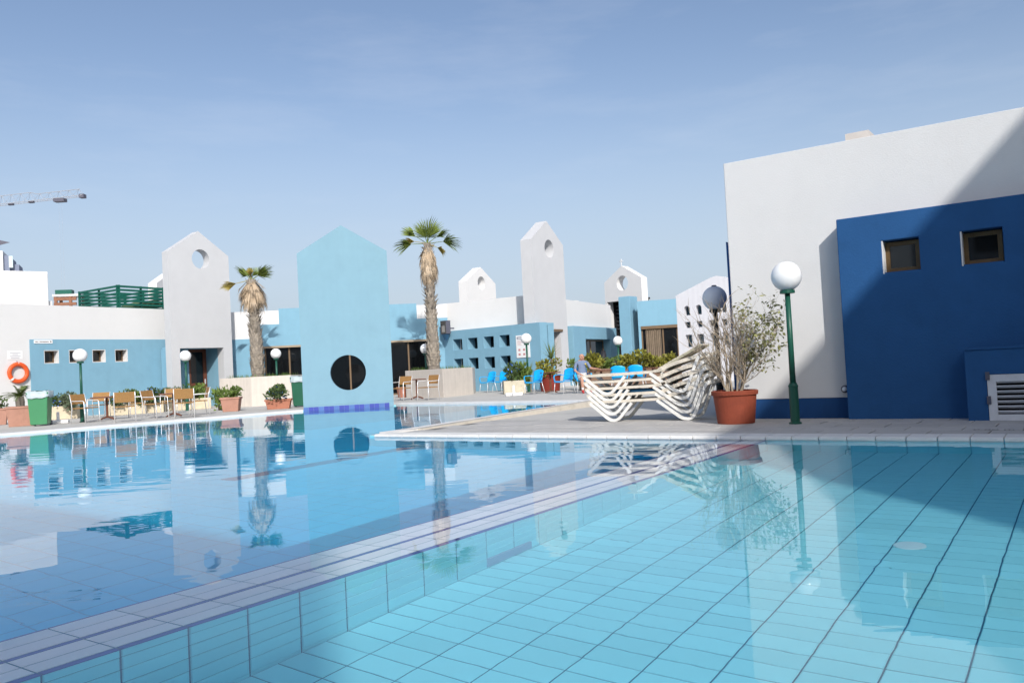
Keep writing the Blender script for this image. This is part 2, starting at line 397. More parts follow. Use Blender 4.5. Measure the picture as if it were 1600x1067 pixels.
# tiles ------------------------------------------------------------
def tile_mesh(name, w, d, h, M):
    e = .004; mb = MB()
    vs = [(0, 0, -h), (w, 0, -h), (w, d, -h), (0, d, -h), (0, 0, -e), (w, 0, -e), (w, d, -e), (0, d, -e), (e, e, 0), (w - e, e, 0), (w - e, d - e, 0), (e, d - e, 0)]
    fs = [(0, 1, 5, 4), (1, 2, 6, 5), (2, 3, 7, 6), (3, 0, 4, 7), (4, 5, 9, 8), (5, 6, 10, 9), (6, 7, 11, 10), (7, 4, 8, 11), (8, 9, 10, 11)]
    mb.add(vs, fs); return mb, mb.mesh(name, M)
ROTG = AZV                                # local x along VV, y along UU
PA_, PB_ = .305, .1525                    # tile pitch across and along
tmb, tme = tile_mesh('tile', PA_ - .0075, PB_ - .0065, .012, TILE)
spots = []
k = 0
while AD1 + k * PA_ < AR - .02:
    j = 0
    while B0 + j * PB_ < B1 - .02:
        spots.append((AD1 + k * PA_ + .005, B0 + j * PB_ + .003)); j += 1
    k += 1
rnd = random.Random(3)
def view_size(a, b, z):
    P = ab(a + .15, b + .07, z); d = P - C_; zz = d.dot(F_)
    x = FPX * d.dot(R_) / max(zz, .01); y = -FPX * d.dot(U_) / max(zz, .01)
    inside = zz > .5 and abs(x) < 860 and y < 760
    return (1e3 if inside else 0) / (d.length ** 2)
spots.sort(key=lambda s: -view_size(s[0], s[1], ZS + .45))
def settle(): return Matrix.Rotation(rnd.uniform(-.004, .004), 4, 'Z')
for (a, b) in spots[:300]:
    o = link('tile', tme, basin, ab(a, b, ZS + rnd.uniform(-.0012, .0012)), ROTG + rnd.uniform(-.003, .003)); receiver(o)
mb = MB()
for (a, b) in spots[300:]:
    P = ab(a, b, ZS + rnd.uniform(-.0012, .0012)); mb.add(tmb.v, tmb.f, Matrix.Translation(P) @ Matrix.Rotation(ROTG, 4, 'Z'))
receiver(stuff(mb.build('floor_tiling', TILE, basin, fixn=False)))
# main pool floor: tiles near, same pitch
tm2, tme2 = tile_mesh('tile', PA_ - .010, PA_ - .010, .012, TILEM)
mb = MB(); k = 1; stripe = MB()
while AD0 - k * PA_ > -26:
    a = AD0 - k * PA_ + .005; j = 0
    while B0 + j * PA_ < 18.9:
        b = B0 + j * PA_ + .003; j += 1
        if a < AT and b > 9.8 and False: continue
        if b > 9.6 and a > AT: continue
        if b > 12 and a < -14: continue
        if a < left_near[0] + sl * (b - B0) + .3: continue
        (stripe if (abs(a + .15 + 8.95) < .16 and 6.3 < b < 10.6) else mb).add(tm2.v, tm2.f, Matrix.Translation(ab(a, b, ZM + rnd.uniform(-.0012, .0012))) @ Matrix.Rotation(ROTG, 4, 'Z'))
    k += 1
receiver(stuff(mb.build('floor_tiling', TILEM, basin, fixn=False)))
receiver(stuff(stripe.build('lane_stripe_tiling', STRIPE, basin, fixn=False)))
# submerged dividing wall: top band in four rows of pale tile with cobalt trims, tiled side towards the shallow pool
ZT = WZ - .05
W = AD1 - AD0
rows = [(AD0 + .018, .130), (AD0 + .152, .130), (AD0 + .322, .118), (AD0 + .444, .112)]
lenb = PA_
kb = 0
bandm = {}
while B0 + kb * lenb < B1 + .1:
    b = B0 + kb * lenb + .004
    for (a, w) in rows:
        key = round(w, 3)
        if key not in bandm: bandm[key] = tile_mesh('tile', key - .004, lenb - .008, .010, TILEW)[1]
        receiver(link('tile', bandm[key], basin, ab(a, b, ZT + rnd.uniform(-.0008, .0008)), ROTG))
    for (a, w, nm) in ((AD0, .016, 't'), (AD0 + .286, .032, 't'), (AD1 - .040, .042, 'u')):
        key = (w, nm)
        if key not in bandm: bandm[key] = tile_mesh('trim_tile', w, lenb - .006, .010, TILEB)[1]
        receiver(link('trim_tile', bandm[key], basin, ab(a, b, ZT + .001), ROTG))
    kb += 1
# side tiles (vertical), local: x along UU, z up ; face towards +VV
hrow = .1525
def side_tile(w, h, M):
    mb = MB(); e = .004; d = .010
    vs = [(0, 0, 0), (w, 0, 0), (w, h, 0), (0, h, 0), (0, 0, d - e), (w, 0, d - e), (w, h, d - e), (0, h, d - e), (e, e, d), (w - e, e, d), (w - e, h - e, d), (e, h - e, d)]
    fs = [(0, 1, 5, 4), (1, 2, 6, 5), (2, 3, 7, 6), (3, 0, 4, 7), (4, 5, 9, 8), (5, 6, 10, 9), (6, 7, 11, 10), (7, 4, 8, 11), (8, 9, 10, 11)]
    mb.add(vs, fs); return mb.mesh('tile', M)
sfull = side_tile(lenb - .010, hrow - .009, TILE); slow = side_tile(lenb - .009, .055, TILE); stop = side_tile(lenb - .009, .09, TILE)
MR = Matrix(((UU.x, 0, VV.x, 0), (UU.y, 0, VV.y, 0), (0, 1, 0, 0), (0, 0, 0, 1)))
kb = 0
while B0 + kb * lenb < B1 - .05:
    b = B0 + kb * lenb + .0045; z = ZT - .012 - .095
    zr = [(stop, z)]
    while z - hrow > ZS + .02:
        z -= hrow; zr.append((sfull, z))
    zr.append((slow, z - .06))
    for me, z in zr:
        o = link('tile', me, basin); P = ab(AD1 - .010 + rnd.uniform(-.001, .001), b, z)
        mw = MR.copy(); mw.translation = P; o.matrix_world = mw; receiver(o)
    kb += 1
# wall tiles below the near coping (facing the camera), joined
mb = MB(); MF = Matrix(((VV.x, 0, -UU.x, 0), (VV.y, 0, -UU.y, 0), (0, 1, 0, 0), (0, 0, 0, 1)))
k = 0
tb_ = MB(); tb_.box(0, PA_ - .01, 0, .45, 0, .012)
while AD1 + k * PA_ < AR - .1:
    for z in (ZS, ZS + .47):
        mw = MF.copy(); mw.translation = ab(AD1 + k * PA_ + .005, B1, z); mb.add(tb_.v, tb_.f, mw)
    k += 1
receiver(mb.build('wall_tiling', TILE, basin))['kind'] = 'stuff'
# floor drain and a step recess low in the dividing wall
o = receiver(MB().lathe([(.095, -.004), (.095, .006), (.08, .012), (.02, .016), (.0, .016)], 28).build('drain_cover', mat('drain_white', (.62, .82, .86), .4), basin, fixn=True)); o.location = ab(-1.03, 5.7, ZS)
o = receiver(MB().box(-.25, .25, 0, .02, 0, .16).build('inlet_cover', mat('inlet_grey', (.30, .45, .60), .4), basin)); o.location = ab(AD1 + .012, 4.5, ZS + .02); o.rotation_euler = (0, 0, TH)

# water ------------------------------------------------------------
WM = bpy.data.materials.new('pool_water'); WM.use_nodes = True; nt = WM.node_tree; nt.nodes.clear()
wo_ = nn(nt, 'ShaderNodeOutputMaterial'); gl = nn(nt, 'ShaderNodeBsdfGlass'); gl.inputs['IOR'].default_value = 1.333; gl.inputs['Roughness'].default_value = 0.0
gl.inputs['Color'].default_value = (.93, .985, 1.0, 1)
tcn = nn(nt, 'ShaderNodeTexCoord')
mpn = nn(nt, 'ShaderNodeMapping'); mpn.inputs['Rotation'].default_value = (0, 0, radians(-8)); mpn.inputs['Scale'].default_value = (1.0, 2.6, 1.0)
n1 = nn(nt, 'ShaderNodeTexNoise'); n1.inputs['Scale'].default_value = 1.15; n1.inputs['Detail'].default_value = 2.5; n1.inputs['Roughness'].default_value = .42; n1.inputs['Distortion'].default_value = .4
n2 = nn(nt, 'ShaderNodeTexNoise'); n2.inputs['Scale'].default_value = .28; n2.inputs['Detail'].default_value = 2
nt.links.new(tcn.outputs['Object'], mpn.inputs['Vector']); nt.links.new(mpn.outputs['Vector'], n1.inputs['Vector']); nt.links.new(tcn.outputs['Object'], n2.inputs['Vector'])
# ripples come and go in patches
pr_ = nn(nt, 'ShaderNodeMapRange'); pr_.inputs['From Min'].default_value = .42; pr_.inputs['From Max'].default_value = .62; pr_.inputs['To Min'].default_value = .16; pr_.inputs['To Max'].default_value = 1.0
nt.links.new(n2.outputs['Fac'], pr_.inputs['Value'])
mulh = nn(nt, 'ShaderNodeMath', operation='MULTIPLY'); nt.links.new(n1.outputs['Fac'], mulh.inputs[0]); nt.links.new(pr_.outputs['Result'], mulh.inputs[1])
bpn = nn(nt, 'ShaderNodeBump'); bpn.inputs['Strength'].default_value = 1.0; bpn.inputs['Distance'].default_value = .0036
sx_ = nn(nt, 'ShaderNodeVectorMath', operation='DOT_PRODUCT'); sx_.inputs[1].default_value = tuple(VV); nt.links.new(tcn.outputs['Object'], sx_.inputs[0])
mr_ = nn(nt, 'ShaderNodeMapRange'); mr_.inputs['From Min'].default_value = -3.0; mr_.inputs['From Max'].default_value = -7.5; mr_.inputs['To Min'].default_value = .8; mr_.inputs['To Max'].default_value = 1.3; nt.links.new(sx_.outputs['Value'], mr_.inputs['Value'])
mulw = nn(nt, 'ShaderNodeMath', operation='MULTIPLY'); nt.links.new(mulh.outputs[0], mulw.inputs[0]); nt.links.new(mr_.outputs['Result'], mulw.inputs[1])
nt.links.new(mulw.outputs[0], bpn.inputs['Height']); nt.links.new(bpn.outputs['Normal'], gl.inputs['Normal'])
nt.links.new(gl.outputs[0], wo_.inputs['Surface'])
water = flat_sheet('water', abpoly(POOL, WZ), WM)
for p in water.data.polygons: p.use_smooth = True
water.cycles.is_caustics_caster = True

# deck paving in front of the near house ------------------------------------------------
deck = structure(MB().add([ab(AT + .4, B1 + .34, .003), ab(AR, B1 + .34, .003), ab(AR, 12.62, .003), ab(AT + .4, 12.62, .003)], [(0, 1, 2, 3)]).build('pool_deck', mat('deck_joint', (.16, .155, .145), .9, var=.2)))
sw, sb = .60, .46
smb, sme = tile_mesh('slab', sw - .012, sb - .012, .014, SLAB)
a = AT + .42
while a < AR - .1:
    for j in range(5):
        b = B1 + .35 + j * sb
        link('slab', sme, deck, ab(a + (.3 if j % 2 else 0), b, .014 + rnd.uniform(-.002, .002)), AZV + rnd.uniform(-.004, .004))
    a += sw
# coping stones of the near edge: rounded nose over the water
cop = structure(MB().add([ab(AT, B1 - .0, -.02), ab(AR, B1, -.02), ab(AR, B1 + .33, -.001), ab(AT, B1 + .33, -.001)], [(0, 1, 2, 3)]).build('pool_edge', mat('coping_joint', (.10, .10, .10), .9)))
prof = [(-.05, -.032), (-.058, -.015), (-.05, .008), (-.03, .02), (.30, .022), (.33, .016), (.33, -.001), (0, -.02)]
def coping_mesh(L):
    mb = MB(); nP = len(prof); vs = [(0, y, z) for y, z in prof] + [(L, y, z) for y, z in prof]
    fs = [tuple(range(nP))[::-1], tuple(range(nP, 2 * nP))] + [(i, (i + 1) % nP, (i + 1) % nP + nP, i + nP) for i in range(nP)]
    mb.add(vs, fs); return mb
cme = coping_mesh(PA_ * 1.0 - .012).mesh('coping_stone', COPE)
k = -22
while AD1 + k * PA_ < AR - .2:
    a = AD1 + k * PA_ + .006; k += 1
    if a < AT: continue
    link('coping_stone', cme, cop, ab(a, B1, rnd.uniform(-.0012, .0012)), AZV + rnd.uniform(-.003, .003))
# coping along the other edges, painted white
EDGE = mat('white_painted_coping', (.72, .70, .67), .75, var=.06, stain=.1, sscale=1.5)
def edge_strip(p, q, w, z, nm='pool_edge', M=None, side=1):
    P, Q = ab(*p), ab(*q); d = (Q - P).normalized(); nrm = Vector((-d.y, d.x, 0)) * side; mb = MB()
    vs = [P - nrm * .05 + Vector((0, 0, -.035)), Q - nrm * .05 + Vector((0, 0, -.035)), Q - nrm * .05 + Vector((0, 0, z)), P - nrm * .05 + Vector((0, 0, z)), P + nrm * w + Vector((0, 0, z)), Q + nrm * w + Vector((0, 0, z)), P + nrm * w + Vector((0, 0, -.01)), Q + nrm * w + Vector((0, 0, -.01))]
    mb.add(vs, [(0, 1, 2, 3), (3, 2, 5, 4), (4, 5, 7, 6), (0, 3, 4, 6), (1, 7, 5, 2)]); return structure(mb.build(nm, M or EDGE))
edge_strip(left_near, (la, lb), .34, .02, side=1); edge_strip((la, lb), (ta - .05, tb - .05), .34, .022, side=1)
edge_strip((fa, fb), (AT - .1, far_at), .34, .022, side=1)
edge_strip((AT, far_at + .3), (AT, B1 + .28), .26, .024, side=1)
edge_strip((AR, B0), (left_near[0], B0), .34, .02, side=-1) if False else None
# raised kerb of the deck tongue: its stone side shows towards the deck
P, Q = ab(AT + .26, B1 + .9), ab(AT + .26, far_at + .4)
mb = MB(); nrm = VV
mb.add([P, Q, Q + nrm * .16, P + nrm * .10, P + Vector((0, 0, .025)), Q + Vector((0, 0, .17)), Q + nrm * .16 + Vector((0, 0, .16)), P + nrm * .10 + Vector((0, 0, .02))], [(0, 1, 5, 4), (1, 2, 6, 5), (2, 3, 7, 6), (3, 0, 4, 7), (4, 5, 6, 7)])
structure(mb.build('tongue_kerb', KERB))
mb = MB().add([ab(AT - .02, B1 + .8, .026), ab(AT - .02, far_at + .4, .028), ab(AT + .27, far_at + .4, .175), ab(AT + .27, B1 + .8, .03)], [(0, 1, 2, 3)])
mb.add([ab(AT - .02, B1 + .8, .0), ab(AT - .02, far_at + .4, .0)], []); structure(mb.build('pool_edge', EDGE))
# depth mark on the deck by the near edge
def text_mesh(body, size):
    cu = bpy.data.curves.new('txt', 'FONT'); cu.body = body; cu.size = size; cu.align_x = 'CENTER'; cu.align_y = 'CENTER'
    t = bpy.data.objects.new('txt', cu); COL.objects.link(t); bpy.context.view_layer.update()
    me = bpy.data.meshes.new_from_object(t.evaluated_get(bpy.context.evaluated_depsgraph_get())); bpy.data.objects.remove(t); return me
me = text_mesh('0.80 m', .13); me.materials.append(INK)
dm = link('depth_mark', me, None, gp(1553, 671, .019), AZV); dm.scale = (1.15, .9, 1); dm['kind'] = 'structure'

# ================================================================== BUILDINGS
GT = 'gabled towers with a round opening'
# ---- left house: white wall with a blue panel and four small deep windows
fr = Frame(atY(48, 600, 29.5), atY(266, 600, 34.3))
h = fr.thing('left_house', 'long white house at far left with blue wall panel and four small windows', 'house')
X0, X1, ZB, ZW = -7.0, fr.L + .3, 2.86, 4.1
wins = []
for (p0, p1) in ((68, 91.5), (107, 129), (143.5, 164.5), (179, 199)):
    x0 = fr.X(p0, 556); x1 = fr.X(p1, 556); wins.append((x0, x1, 2.06, 2.66))
zt = fr.px(80, 547)[1]; zb_ = fr.px(80, 568)[1]
wins = [(a, b, zb_, zt) for a, b, _, _ in wins]
panel('wall', h, [(X0, 0), (0, 0), (0, ZB), (X1, ZB), (X1, ZW), (X0, ZW)], [], 0, .3, WHITE)
panel('blue_panel', h, rect(0.003, X1, 0, ZB - .003), [rect(*w) for w in wins], -.03, .33, BLUE)
for w in wins:
    reveal(h, w[0], w[1], w[2], w[3], -.025, .36, WHITE, .025)
    window(h, w[0] + .025, w[1] - .025, w[2] + .025, w[3] - .025, .26, .05)
mb = MB(); mb.box(X0, X0 + .3, .302, 7, 0, ZW - .003); mb.box(X1 - .3, X1, .36, 7, 0, ZW - .003); mb.box(X0 + .302, X1 - .302, 6.7, 7, 0, ZW - .003)
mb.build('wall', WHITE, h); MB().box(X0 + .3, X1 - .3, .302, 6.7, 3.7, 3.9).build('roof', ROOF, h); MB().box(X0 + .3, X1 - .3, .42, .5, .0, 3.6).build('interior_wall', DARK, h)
# upper storey block on its roof
ub = Frame(atY(-130, 470, 30.9), atY(76, 470, 33.6))
o = thing('stair_block', 'plain white block on the roof of the left house, at the picture edge', 'roof block', fr.o, fr.az)
o.location = Vector((ub.o.x, ub.o.y, 3.9)); o.rotation_euler = (0, 0, ub.az)
zt = ub.px(60, 426)[1] - 3.9
MB().box(0, ub.L, 0, 2.2, 0, zt).build('wall', WHITE, o, bevel=.02); MB().box(-.02, ub.L + .0, .04, 2.16, zt, zt + .05).build('coping', WHITE, o)
MB().box(ub.L + .002, ub.L + .16, .2, .9, 0, .75).build('side_wall', WHITE, o)
# ---- green slatted screen on the roof
def slat_fence(name, label, pts, z0, z1, nsl, postw=.07):
    base = thing(name, label, 'fence', Vector((pts[0].x, pts[0].y, z0)))
    for i in range(len(pts) - 1):
        A = Vector((pts[i].x, pts[i].y, 0)) - Vector((pts[0].x, pts[0].y, 0)); B = Vector((pts[i + 1].x, pts[i + 1].y, 0)) - Vector((pts[0].x, pts[0].y, 0))
        d = B - A; L = d.length; az = atan2(d.y, d.x); M = Matrix.Translation(A) @ Matrix.Rotation(az, 4, 'Z')
        for k in range(nsl):
            zc = (z1 - z0) * (k + .62) / nsl
            MB().box(0, L, -.02, .02, zc - .046, zc + .046, M).build('slat', GREENF, base)
        for q in range(3 if L > 1.2 else 2):
            xx = L * q / (2 if L > 1.2 else 1)
            MB().box(xx - postw / 2, xx + postw / 2, .021, .021 + postw, 0, z1 - z0, M).build('post', GREENF, base)
    return base
f0 = atY(123, 470, 38.2); f1 = atY(184, 450, 36.4); f2 = atY(256, 450, 38.4); f3 = f0 + (f2 - f1)
zt = atY(184, 445, 36.4).z
slat_fence('roof_screen', 'dark green slatted screen round the roof terrace of the left house', [f3, f0, f1, f2, f3 + Vector((.05, 0, 0))], 3.9, zt, 10)
# dark green closed parasol bundle seen through the slats
o = thing('folded_parasol', 'olive green folded parasol lying behind the green roof screen', 'parasol', Vector(((f1.x + f2.x) / 2 - .2, (f1.y + f2.y) / 2 + .9, 3.9)), .3)
MB().tube([(-1.1, 0, .72), (-.5, .0, .80), (.3, 0, .86), (1.0, 0, .82)], [.05, .16, .18, .05], 10).build('canopy', mat('olive_canvas', (.09, .13, .07), .9, var=.2), o, smooth=True)
for sx in (-.7, .7): MB().box(sx - .03, sx + .03, -.03, .03, 0, .72).build('trestle', GREENF, o)
# ---- pergola further back
o = thing('pergola', 'small brown timber pergola with flat white roof edge behind the left house', 'pergola', Vector((*atY(86, 475, 46).xy, 0)), radians(12))
zq = atY(100, 463, 46).z
for (x, y) in ((.05, 0), (.8, 0), (1.2, .9), (.05, .9)): MB().box(x - .07, x + .07, y - .07, y + .07, 0, zq).build('post', TIMBER, o)
MB().box(-.1, 1.25, -.1, 1.0, zq, zq + .12).build('roof_edge', WHITE, o); MB().box(-.05, 1.1, -.05, .05, zq - .22, zq - .04).build('beam', TIMBER, o); MB().box(-.05, 1.1, -.06, .05, zq - .5, zq - .34).build('beam', TIMBER, o)
MB().box(-.1, .75, .4, .9, zq + .12, zq + .42).build('roof_box', GREENF, o)
# ---- far apartment house at the left edge
o = thing('apartment_building', 'distant white building with blue-grey shaded side at the far left edge', 'building', Vector((*atY(5, 420, 70).xy, 0)), radians(24))
zz = atY(4, 392, 70).z
MB().box(-14, 0, 0, 6, 0, zz).build('wall', WHITE, o); MB().box(.002, .45, .3, 4.5, 0, zz - .35).build('side_wall', FAR_SHD, o)
MB().box(.46, 1.1, .6, 3, 0, atY(20, 411, 70).z).build('side_wall', FAR_SHD, o); MB().box(.4, .7, .2, .298, zz - 1.4, zz - .4).build('window', mat('pale_glass', (.5, .6, .62), .2), o)
MB().tube([(-.3, .5, zz), (-.3, .5, zz + 1.3)], .04, 6).build('antenna_mast', STEELD, o); MB().add([(-.3, .5, zz + 1.0), (.5, .5, zz + .8), (-.3, .5, zz + .55), (-.3, .55, zz + 1.0), (.5, .55, zz + .8), (-.3, .55, zz + .55)], [(0, 1, 2), (5, 4, 3), (0, 3, 4, 1), (1, 4, 5, 2), (2, 5, 3, 0)]).build('pennant', STEELD, o)

# ---- gabled towers
def gable_tower(name, label, A, B, sh, ap, t, hole_r, hole_z, M, openings=(), z0=0.0):
    f = Frame(A, B); o = f.thing(name, label, 'tower', GT); w = f.L
    panel('gable_wall', o, gable_outline(w, sh, ap), [circ(w / 2, hole_z, hole_r)] + [rect(*q) for q in openings], 0, t, M)
    return f, o
t1f, t1 = gable_tower('gabled_tower', 'pale grey gabled tower with brown doorway at the end of the left house', atY(266, 500, 32.8), atY(361, 500, 35.0), 6.27, 7.2, .42, .34, 6.0, GREY, [])
# rebuild the first tower with its doorway
bpy.data.objects.remove(t1.children[0])
w = t1f.L; d0 = t1f.X(283, 590); d1 = t1f.X(351, 590); dz = t1f.px(317, 543.5)[1]
hx, hz = t1f.px(313.5, 405)
panel('gable_wall', t1, [(0, 0), (d0, 0), (d0, dz), (d1, dz), (d1, 0), (w, 0), (w, 6.27), (w / 2, 7.2), (0, 6.27)], [circ(hx, hz, .40)], 0, .42, GREY)
yd = .45
while t1f.X(325, 590, yd) > d1 - .02 and yd < 2.2: yd += .02
while t1f.X(325, 590, yd) < d1 and yd < 2.2: yd += .02
MB().box(d0 - .05, d0, .422, yd + .1, 0, dz).build('doorway_side', BLUE, t1); MB().box(d1, d1 + .05, .422, yd + .1, 0, dz).build('doorway_side', BLUE, t1); MB().box(d0, d1, .422, yd + .1, dz, dz + .1).build('doorway_ceiling', BLUE, t1)
xl = max(t1f.X(296, 590, yd), d0 + .15); xm = d1 - .04
MB().box(d0, xl - .003, yd, yd + .1, 0, dz).build('doorway_back', BLUE, t1)
dr = panel('door', t1, rect(xl, xm, 0, dz - .003), [rect(xl + .08, xm - .16, 1.0, dz - .12), rect(xl + .08, xm - .16, .12, .86)], yd, .06, mat('red_brown_door', (.13, .045, .025), .5, var=.15))
for (a, b) in ((1.0, dz - .12), (.12, .86)): MB().box(xl + .07, xm - .15, yd + .025, yd + .035, a - .01, b + .01).build('pane', GLASS, dr)
MB().box(xm - .12, xm - .09, yd - .05, yd, .95, 1.15).build('handle', METW, dr)
t3f, t3 = gable_tower('gabled_tower', 'tall pale grey gabled tower between the two wings right of the taller palm', atY(836, 500, 34.6), atY(886, 500, 37.0), 6.27, 7.2, .52, .34, 6.0, GREY)
bpy.data.objects.remove(t3.children[0])
w = t3f.L; d0 = t3f.X(848.5, 560); d1 = t3f.X(878, 560); dz = t3f.px(862, 518)[1]; hx, hz = t3f.px(858, 389)
panel('gable_wall', t3, [(0, 0), (d0, 0), (d0, dz), (d1, dz), (d1, 0), (w, 0), (w, 6.27), (w / 2, 7.2), (0, 6.27)], [circ(hx, hz, .40)], 0, .52, GREY)
window(t3, d0, d1, 0, dz, .3, .12, bars=(d0 + (d1 - d0) * .55,))
panel('doorway_lintel', t3, rect(d0 - .1, d1 + .15, dz, dz + .1), [], -.05, .05, BROWN)
gable_tower('gabled_tower', 'low gabled tower peeping over the white parapet right of the taller palm', atY(730, 460, 50.5), atY(775, 460, 53.3), 6.35, 7.3, .6, .42, 6.3, WHITE)
t4f, t4 = gable_tower('gabled_tower', 'cream gabled tower with round hole above the dark passage, antenna on top', atY(945, 460, 47.5), atY(1003, 460, 45.4), 5.72, 6.42, .5, .44, 5.3, WHITE, [])
bpy.data.objects.remove(t4.children[0]); w = t4f.L
hx, hz = t4f.px(969, 443); apx, apz = t4f.px(968, 416); shz = t4f.px(1004, 433)[1]; oz = t4f.px(960, 471)[1]
x0 = t4f.X(950, 500); x1 = w * .8
panel('gable_wall', t4, [(0, 0), (x0, 0), (x0, oz), (x1, oz), (x1, 0), (w, 0), (w, shz), (w / 2, apz), (0, shz)], [circ(w / 2, hz, .42)], 0, .5, WHITE)
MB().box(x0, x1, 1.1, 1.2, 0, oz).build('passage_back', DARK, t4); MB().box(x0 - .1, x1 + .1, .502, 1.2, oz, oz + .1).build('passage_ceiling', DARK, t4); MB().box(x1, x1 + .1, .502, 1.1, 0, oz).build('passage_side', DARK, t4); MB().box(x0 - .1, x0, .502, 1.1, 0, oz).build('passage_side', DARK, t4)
k = 0
while oz - .25 - k * .22 > 2.6:
    MB().box(x0 + .02, x1 - .02, .7, .78, oz - .25 - k * .22, oz - .19 - k * .22).build('slat', mat('dark_slat', (.05, .05, .055), .6), t4); k += 1
MB().tube([(w * .42, .25, apz - .25), (w * .42, .25, apz + .42)], .035, 6).build('antenna', METW, t4); MB().tube([(w * .42 - .12, .25, apz + .3), (w * .42 + .12, .25, apz + .3)], .03, 6).build('antenna', METW, t4)
gable_tower('gabled_tower', 'white gabled tower mostly hidden behind the left grey tower', atY(246, 470, 43.5), atY(288, 470, 46.2), 6.35, 7.0, .5, .2, 6.2, WHITE)

# ---- blue gabled screen standing at the pool edge
fr = Frame(T1, T2); o = fr.thing('gabled_screen', 'tall sky blue gabled wall with round opening standing at the pool edge', 'screen wall')
shl = fr.px(465, 396)[1]; shr = fr.px(604, 392.5)[1]; sh = (shl + shr) / 2; apz = fr.px(534.5, 352)[1]
hx, hz = fr.px(544, 582); hr = (fr.X(572, 582) - fr.X(516, 582)) / 2
panel('gable_wall', o, [(-.03, .13), (fr.L + .03, .13), (fr.L + .03, sh), (fr.L / 2, apz), (-.03, sh)], [circ(hx, hz, hr, 56)], 0, .26, BLUE2)
panel('gable_base', o, rect(-.03, fr.L + .03, -1.55, .127), [], 0, .26, BLUE2)
mb = MB()
for q in range(int((fr.L + .06) / .1525)):
    MB().box(-.03 + q * .1525, -.03 + q * .1525 + .147, -.012, -.002, -.055, .085).build('trim_tile', TILEB if q % 3 else mat('cobalt_trim_tile_pale', (.10, .18, .42), .3, var=.1), o)

# ---- rear house with the long glass front
rh = Frame(atY(360, 560, 36.2), atY(702, 560, 37.9)); o = rh.thing('rear_house', 'low rear house behind the palms with stepped blue and white wall and glass front', 'house')
L = rh.L; g0 = rh.X(413, 560); g1 = rh.X(673.5, 560); gz = 2.44
s1 = rh.X(400, 520); s2 = rh.X(435.5, 490); s3 = rh.X(650.5, 480)
BT = 4.08
panel('blue_panel', o, [(0, 0), (g0, 0), (g0, gz), (g1, gz), (g1, 0), (L, 0), (L, 3.38), (s3, 3.38), (s3, BT), (s2, BT), (s2, 3.40), (s1, 3.40), (s1, 2.80), (0, 2.80)], [], -.03, .33, BLUE)
panel('wall', o, [(0, 2.803), (s1 - .003, 2.803), (s1 - .003, 3.403), (s2 - .003, 3.403), (s2 - .003, 4.0), (0, 4.0)], [], 0, .3, WHITE)
panel('wall', o, [(s3 + .003, 3.383), (L, 3.383), (L, 4.0), (s3 + .003, 4.0)], [], 0, .3, WHITE)
bars = [rh.X(452, 560), rh.X(497, 560), rh.X(547.5, 580), rh.X(594, 560), rh.X(639, 560)]
window(o, g0, g1, 0, gz, .12, .07, bars=bars)
panel('lintel', o, rect(g0 - .02, g1 + .02, gz - .085, gz + .003), [], -.06, .17, mat('pale_brown_lintel', (.34, .27, .19), .6, var=.1))
MB().box(0, L, 6, 6.3, 0, 4.0).build('wall', WHITE, o); MB().box(0, L, .302, 6, 3.6, 3.8).build('roof', ROOF, o); MB().box(0, .25, .302, 6, 0, 3.6).build('wall', WHITE, o); MB().box(L - .25, L, .302, 6, 0, 3.6).build('wall', WHITE, o)

# ---- right wing: thick blue wall with two rows of deep square openings, white wall above
fb3 = Frame(atY(690, 560, 38.0), atY(846, 560, 33.9)); o = fb3.thing('right_wing', 'wing with eight deep square openings in a blue wall, right of the taller palm', 'house')
zb3 = (fb3.px(704, 515.7)[1] + fb3.px(843, 505)[1]) / 2
ops = []
for (a, b, y0, y1) in ((709, 721.7, 529, 546), (732, 745.5, 527.5, 544.5), (757, 771, 525, 543), (781.6, 795.7, 522.5, 540.6)):
    ops.append((fb3.X(a - 1.5, y0), fb3.X(b, y0), 1.82, 2.26))
top = fb3.px(765, 525.5)[1]; bot = fb3.px(765, 543)[1]; top2 = fb3.px(765, 557.5)[1]; bot2 = fb3.px(765, 575)[1]
holes = [(a, b, bot, top) for a, b, _, _ in ops] + [(a, b, bot2, top2) for a, b, _, _ in ops]
panel('blue_panel', o, rect(0, fb3.L, 0, zb3), [rect(*q) for q in holes], 0, .45, BLUE, bevel=.01)
for q in holes: MB().box(q[0] - .05, q[1] + .05, .46, .50, q[2] - .05, q[3] + .05).build('window', GLASS, o)
MB().box(0.02, fb3.L - .02, .52, .9, 0, zb3 - .05).build('inner_wall', BLUE, o); MB().box(.01, fb3.L - .01, .452, .9, zb3 - .12, zb3 - .02).build('ledge', BLUE, o)
fw3 = Frame(atY(684, 520, 38.4), atY(823, 520, 36.0))
o2 = o
zw3 = (fw3.px(690, 474)[1] + fw3.px(818, 463)[1]) / 2
mb = MB(); M = Matrix.Translation(fw3.o - fb3.o) ; Mi = Matrix.Rotation(-fb3.az, 4, 'Z') @ M @ Matrix.Rotation(fw3.az, 4, 'Z')
mb.box(-.5, fw3.L, 0, .3, 0, zw3, Mi); mb.box(-.5, fw3.L, 5, 5.3, 0, zw3, Mi); mb.build('wall', WHITE, o); MB().box(-.5, fw3.L, .302, 5, 3.5, 3.7, Mi).build('roof', ROOF, o)
